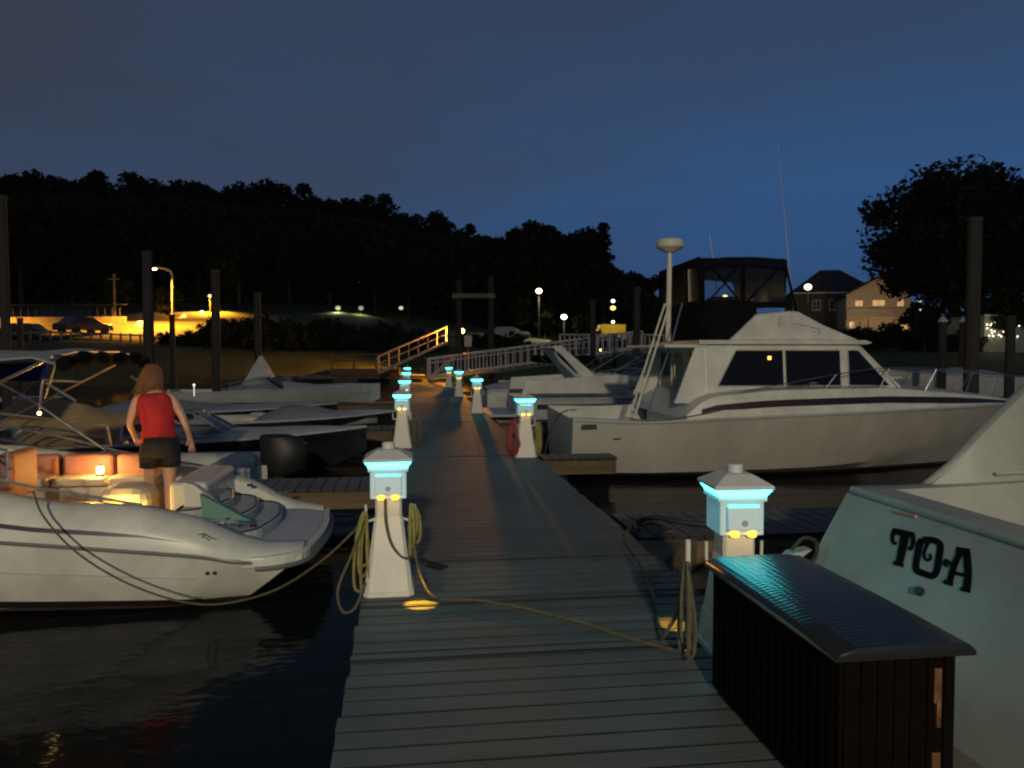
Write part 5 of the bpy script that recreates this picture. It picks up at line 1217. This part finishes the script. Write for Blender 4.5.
h2, W2, he2 = house('two storey gabled house glowing orange with a balcony behind the marina', 850, 905, 334, 294, 277, 98, 9, siding, [(858, 865, 300, 306, litw), (873, 884, 300, 306, litw), (894, 900, 299, 307, litw), (853, 858, 321, 332, dimw), (860, 864, 321, 332, dimw), (886, 891, 322, 331, dimw), (897, 903, 321, 332, litw)])
bal = MB(); z1 = atY(850, 310, 98).z-h2.location.z; z2 = atY(850, 318, 98).z-h2.location.z
bal.box((0, -.8, z2), (W2+.2, 1.6, .16)); bal.box((0, -1.58, z1), (W2+.2, .06, .08))
for k in range(26): bal.box((-W2/2+W2*k/25, -1.58, (z1+z2)/2), (.05, .05, z1-z2))
for k in range(4): bal.box((-W2/2+W2*k/3, -1.52, z2/2-.2), (.14, .14, z2+.4))
bal.build('balcony', siding, h2)
def bulb(parent, px, py, Y, r, m):
    p = atY(px, py, Y)-parent.location; return MB().sphere(p, r, 8, 6).build('bulb', m, parent, smooth=True)
h1.rotation_euler.z = R(-20); h2.rotation_euler.z = R(-22)
gb = mat('porch_bulb', (1, .9, .6), emit=(1, .70, .30), es=6)
bulb(h2, 888, 325, 96.5, .13, gb); bulb(h2, 899, 332, 96.5, .15, gb)
light('porch_light', 'POINT', tuple(atY(874, 318, 90)), 900, (1, .62, .32), None, .2)
light('porch_light', 'POINT', tuple(atY(884, 330, 94.5)), 30, (1, .55, .2), None, .2)
h3, _, _ = house('low grey wing right of the gabled house with one bright window', 906, 935, 336, 308, 298, 100, 8, sidedk, [(916, 921, 300, 311, litb)], gable=False)
bulb(h3, 925, 327, 98.8, .14, mat('white_bulb', (1, 1, 1), emit=(1, .95, .8), es=5))
h4, W4, _ = house('low pale building with string lights at the right edge', 984, 1060, 346, 315, 303, 66, 7, mat('pale_siding', (.38, .38, .30), .8, var=.2), [], gable=False, over=.3)
slm = mat('string_light', (1, .95, .7), emit=(1, .92, .62), es=5)
sl_ = MB(); rs = random.Random(5)
for px0, n in ((991, 13), (1003, 5), (1016, 5)):
    for k in range(n):
        p = atY(px0+rs.uniform(-4, 4), 329+rs.uniform(-8, 8), 65.7)-h4.location; sl_.sphere(p, .06, 6, 5)
sl_.build('string_lights', slm, h4)
light('string_glow', 'POINT', tuple(atY(997, 327, 63.5)), 40, (1, .9, .6), None, .3)

# ------------------------------------------------------------------ person
PB = Vector((-2.42, 7.92, -.17))
def skinned(name, verts, edges, radii, m, parent, sub=2):
    me = bpy.data.meshes.new(name); me.from_pydata(verts, edges, []); me.update()
    o = bpy.data.objects.new(name, me); COL.objects.link(o)
    o.modifiers.new('Skin', 'SKIN')
    for i, r in enumerate(radii): me.skin_vertices[0].data[i].radius = r if isinstance(r, tuple) else (r, r)
    me.skin_vertices[0].data[0].use_root = True
    s_ = o.modifiers.new('Sub', 'SUBSURF'); s_.levels = sub; s_.render_levels = sub
    bpy.context.view_layer.update()
    dg = bpy.context.evaluated_depsgraph_get(); me2 = bpy.data.meshes.new_from_object(o.evaluated_get(dg))
    bpy.data.objects.remove(o); me2.materials.clear(); me2.materials.append(m)
    for p in me2.polygons: p.use_smooth = True
    o2 = bpy.data.objects.new(name, me2); COL.objects.link(o2); o2.parent = parent; return o2
pt = thing('person', 'person with long hair in a red top and black shorts standing in the lamplit boat', 'person', tuple(PB), R(14))
v = []; e = []; r = []
def jn(p, rad, par=None):
    v.append(p); r.append(rad); i = len(v)-1
    if par is not None: e.append((par, i))
    return i
pel = jn((0, 0, .86), (.135, .10))
wa = jn((-.01, .03, 1.02), (.112, .085), pel); ch = jn((-.03, .07, 1.19), (.135, .09), wa); uc = jn((-.045, .10, 1.31), (.12, .075), ch)
nk = jn((-.055, .125, 1.41), .048, uc); hb_ = jn((-.06, .15, 1.47), .062, nk); hc_ = jn((-.065, .165, 1.55), (.078, .092), hb_); ht_ = jn((-.065, .155, 1.625), (.055, .065), hc_)
for sg in (-1, 1):
    sh = jn((sg*.155-.045, .09, 1.33), .052, uc)
    if sg < 0: el = jn((-.27, .07, 1.08), .035, sh); wr = jn((-.235, .25, .93), .023, el); hd_ = jn((-.222, .30, .89), (.034, .018), wr); fdir = Vector((.01, .06, -.045))
    else: el = jn((.225, -.02, 1.10), .035, sh); wr = jn((.275, .09, .90), .023, el); hd_ = jn((.285, .12, .84), (.034, .018), wr); fdir = Vector((.005, .03, -.07))
    for k in range(4):
        b0 = Vector(v[hd_])+Vector(((k-1.5)*.017, .0, -.015)); L_ = (.85, 1, .95, .75)[k]
        f1 = jn(tuple(b0+fdir*.45*L_), .0085, hd_); f2 = jn(tuple(b0+fdir*.8*L_+Vector((0, .008, 0))), .0078, f1); jn(tuple(b0+fdir*1.05*L_+Vector((0, .02, .004))), .0065, f2)
    th = jn(tuple(Vector(v[wr])+Vector((-sg*.028, .012, -.03))), .010, wr); jn(tuple(Vector(v[wr])+Vector((-sg*.04, .025, -.065))), .008, th)
for sg in (-1, 1):
    q_ = .07 if sg < 0 else 0; hp_ = jn((sg*.082, 0, .80), (.085, .088), pel); kn = jn((sg*.08-q_*.3, .03+q_*1.2, .45), .053, hp_); cf = jn((sg*.08-q_*.6, -.015+q_*.5, .30), .052, kn); an = jn((sg*.085-q_, -.02, .085), .033, cf); hl_ = jn((sg*.085-q_, -.04, .035), .035, an); toe = jn((sg*.095-q_, .09, .028), (.04, .025), an); jn((sg*.10-q_, .15, .02), (.034, .018), toe)
skinned('body', v, e, r, skin, pt)
# clothing follows the body
def wrap(name, m, rows, sol=.006):
    secs = []
    for (cx, cy, cz, rx, ry, ph) in rows:
        secs.append([(cx+(rx+.006*math.sin(5*a+ph)+.004*math.sin(11*a+ph*2.3))*math.cos(a), cy+(ry+.006*math.sin(4*a+ph*2)+.005*math.sin(9*a-ph*1.7))*math.sin(a), cz+.006*math.sin(3*a+ph)) for a in [2*PI*k/36 for k in range(60)]])
    return MB().loft(secs, closed=True).build(name, m, pt, smooth=True, solid=sol)
wrap('tank_top', cloth_red, [(-.005, .01, .90, .168, .128, 0), (-.01, .025, .97, .155, .118, 1), (-.012, .035, 1.04, .140, .108, 2), (-.02, .055, 1.12, .150, .112, 3), (-.03, .07, 1.20, .165, .132, 4), (-.038, .08, 1.27, .168, .130, 4.4), (-.045, .088, 1.33, .160, .115, 5), (-.05, .092, 1.37, .125, .095, 5.4)])
st2 = MB()
for sg in (-1, 1): st2.tube(catmull([(sg*.085-.045, .18, 1.34), (sg*.09-.045, .12, 1.39), (sg*.085-.045, .05, 1.35)], 4), .016, 6)
st2.build('shoulder_strap', cloth_red, pt, smooth=True)
wrap('shorts', cloth_black, [(0, .01, .95, .158, .122, 0), (0, .0, .88, .172, .135, 1), (0, -.005, .80, .182, .140, 2), (0, 0, .755, .184, .135, 2.4)])
for sg in (-1, 1):
    secs = [[(sg*cx+rx*math.cos(a), cy+rx*1.02*math.sin(a), z) for a in [2*PI*k/24 for k in range(24)]] for cx, cy, z, rx in ((.088, 0, .80, .098), (.09, .003, .72, .094), (.092, .01, .655, .090))]
    MB().loft(secs, closed=True).build('shorts_leg', cloth_black, pt, smooth=True, solid=.006)
# face and hair
fc = MB(); hcx, hcy, hcz = -.065, .165, 1.545
fc.sphere((hcx, hcy+.098, hcz-.012), .016, 8, 6, (.8, 1.2, 1.3)); fc.build('nose', skin, pt, smooth=True)
for sg in (-1, 1):
    MB().sphere((hcx+sg*.033, hcy+.085, hcz+.012), .011, 8, 6).build('eye', trimm, pt, smooth=True)
    MB().sphere((hcx+sg*.086, hcy-.005, hcz-.005), .024, 8, 6, (.35, .7, 1.1)).build('ear', skin, pt, smooth=True)
MB().sphere((hcx, hcy+.088, hcz-.048), .018, 8, 5, (1.2, .45, .35)).build('mouth', mat('lips', (.4, .12, .1), .5), pt, smooth=True)
hr = random.Random(12); hm = MB()
hm.sphere((hcx, hcy-.014, hcz+.016), .091, 18, 12, (.98, 1.0, 1.0))
for k in range(150):
    a = PI*.93+PI*1.14*hr.random(); x0 = hcx+.088*math.cos(a); y0_ = hcy-.02+.09*math.sin(a)
    ln_ = hr.uniform(.20, .50); dx = hr.uniform(-.12, .03)
    hm.tube(catmull([(hcx+.04*math.cos(a), hcy-.01+.05*math.sin(a), hcz+.10), (x0, y0_, hcz+.03), (x0*1.0+dx*.4, y0_-.015, hcz-.09), (x0+dx, y0_-.01+hr.uniform(-.01, .02), hcz-ln_)], 4), [.012, .012, .011, .011, .010, .010, .009, .009, .008, .007, .006, .004, .002], 5)
hm.build('hair', hairm, pt, smooth=True)
print('objects', len(bpy.data.objects))
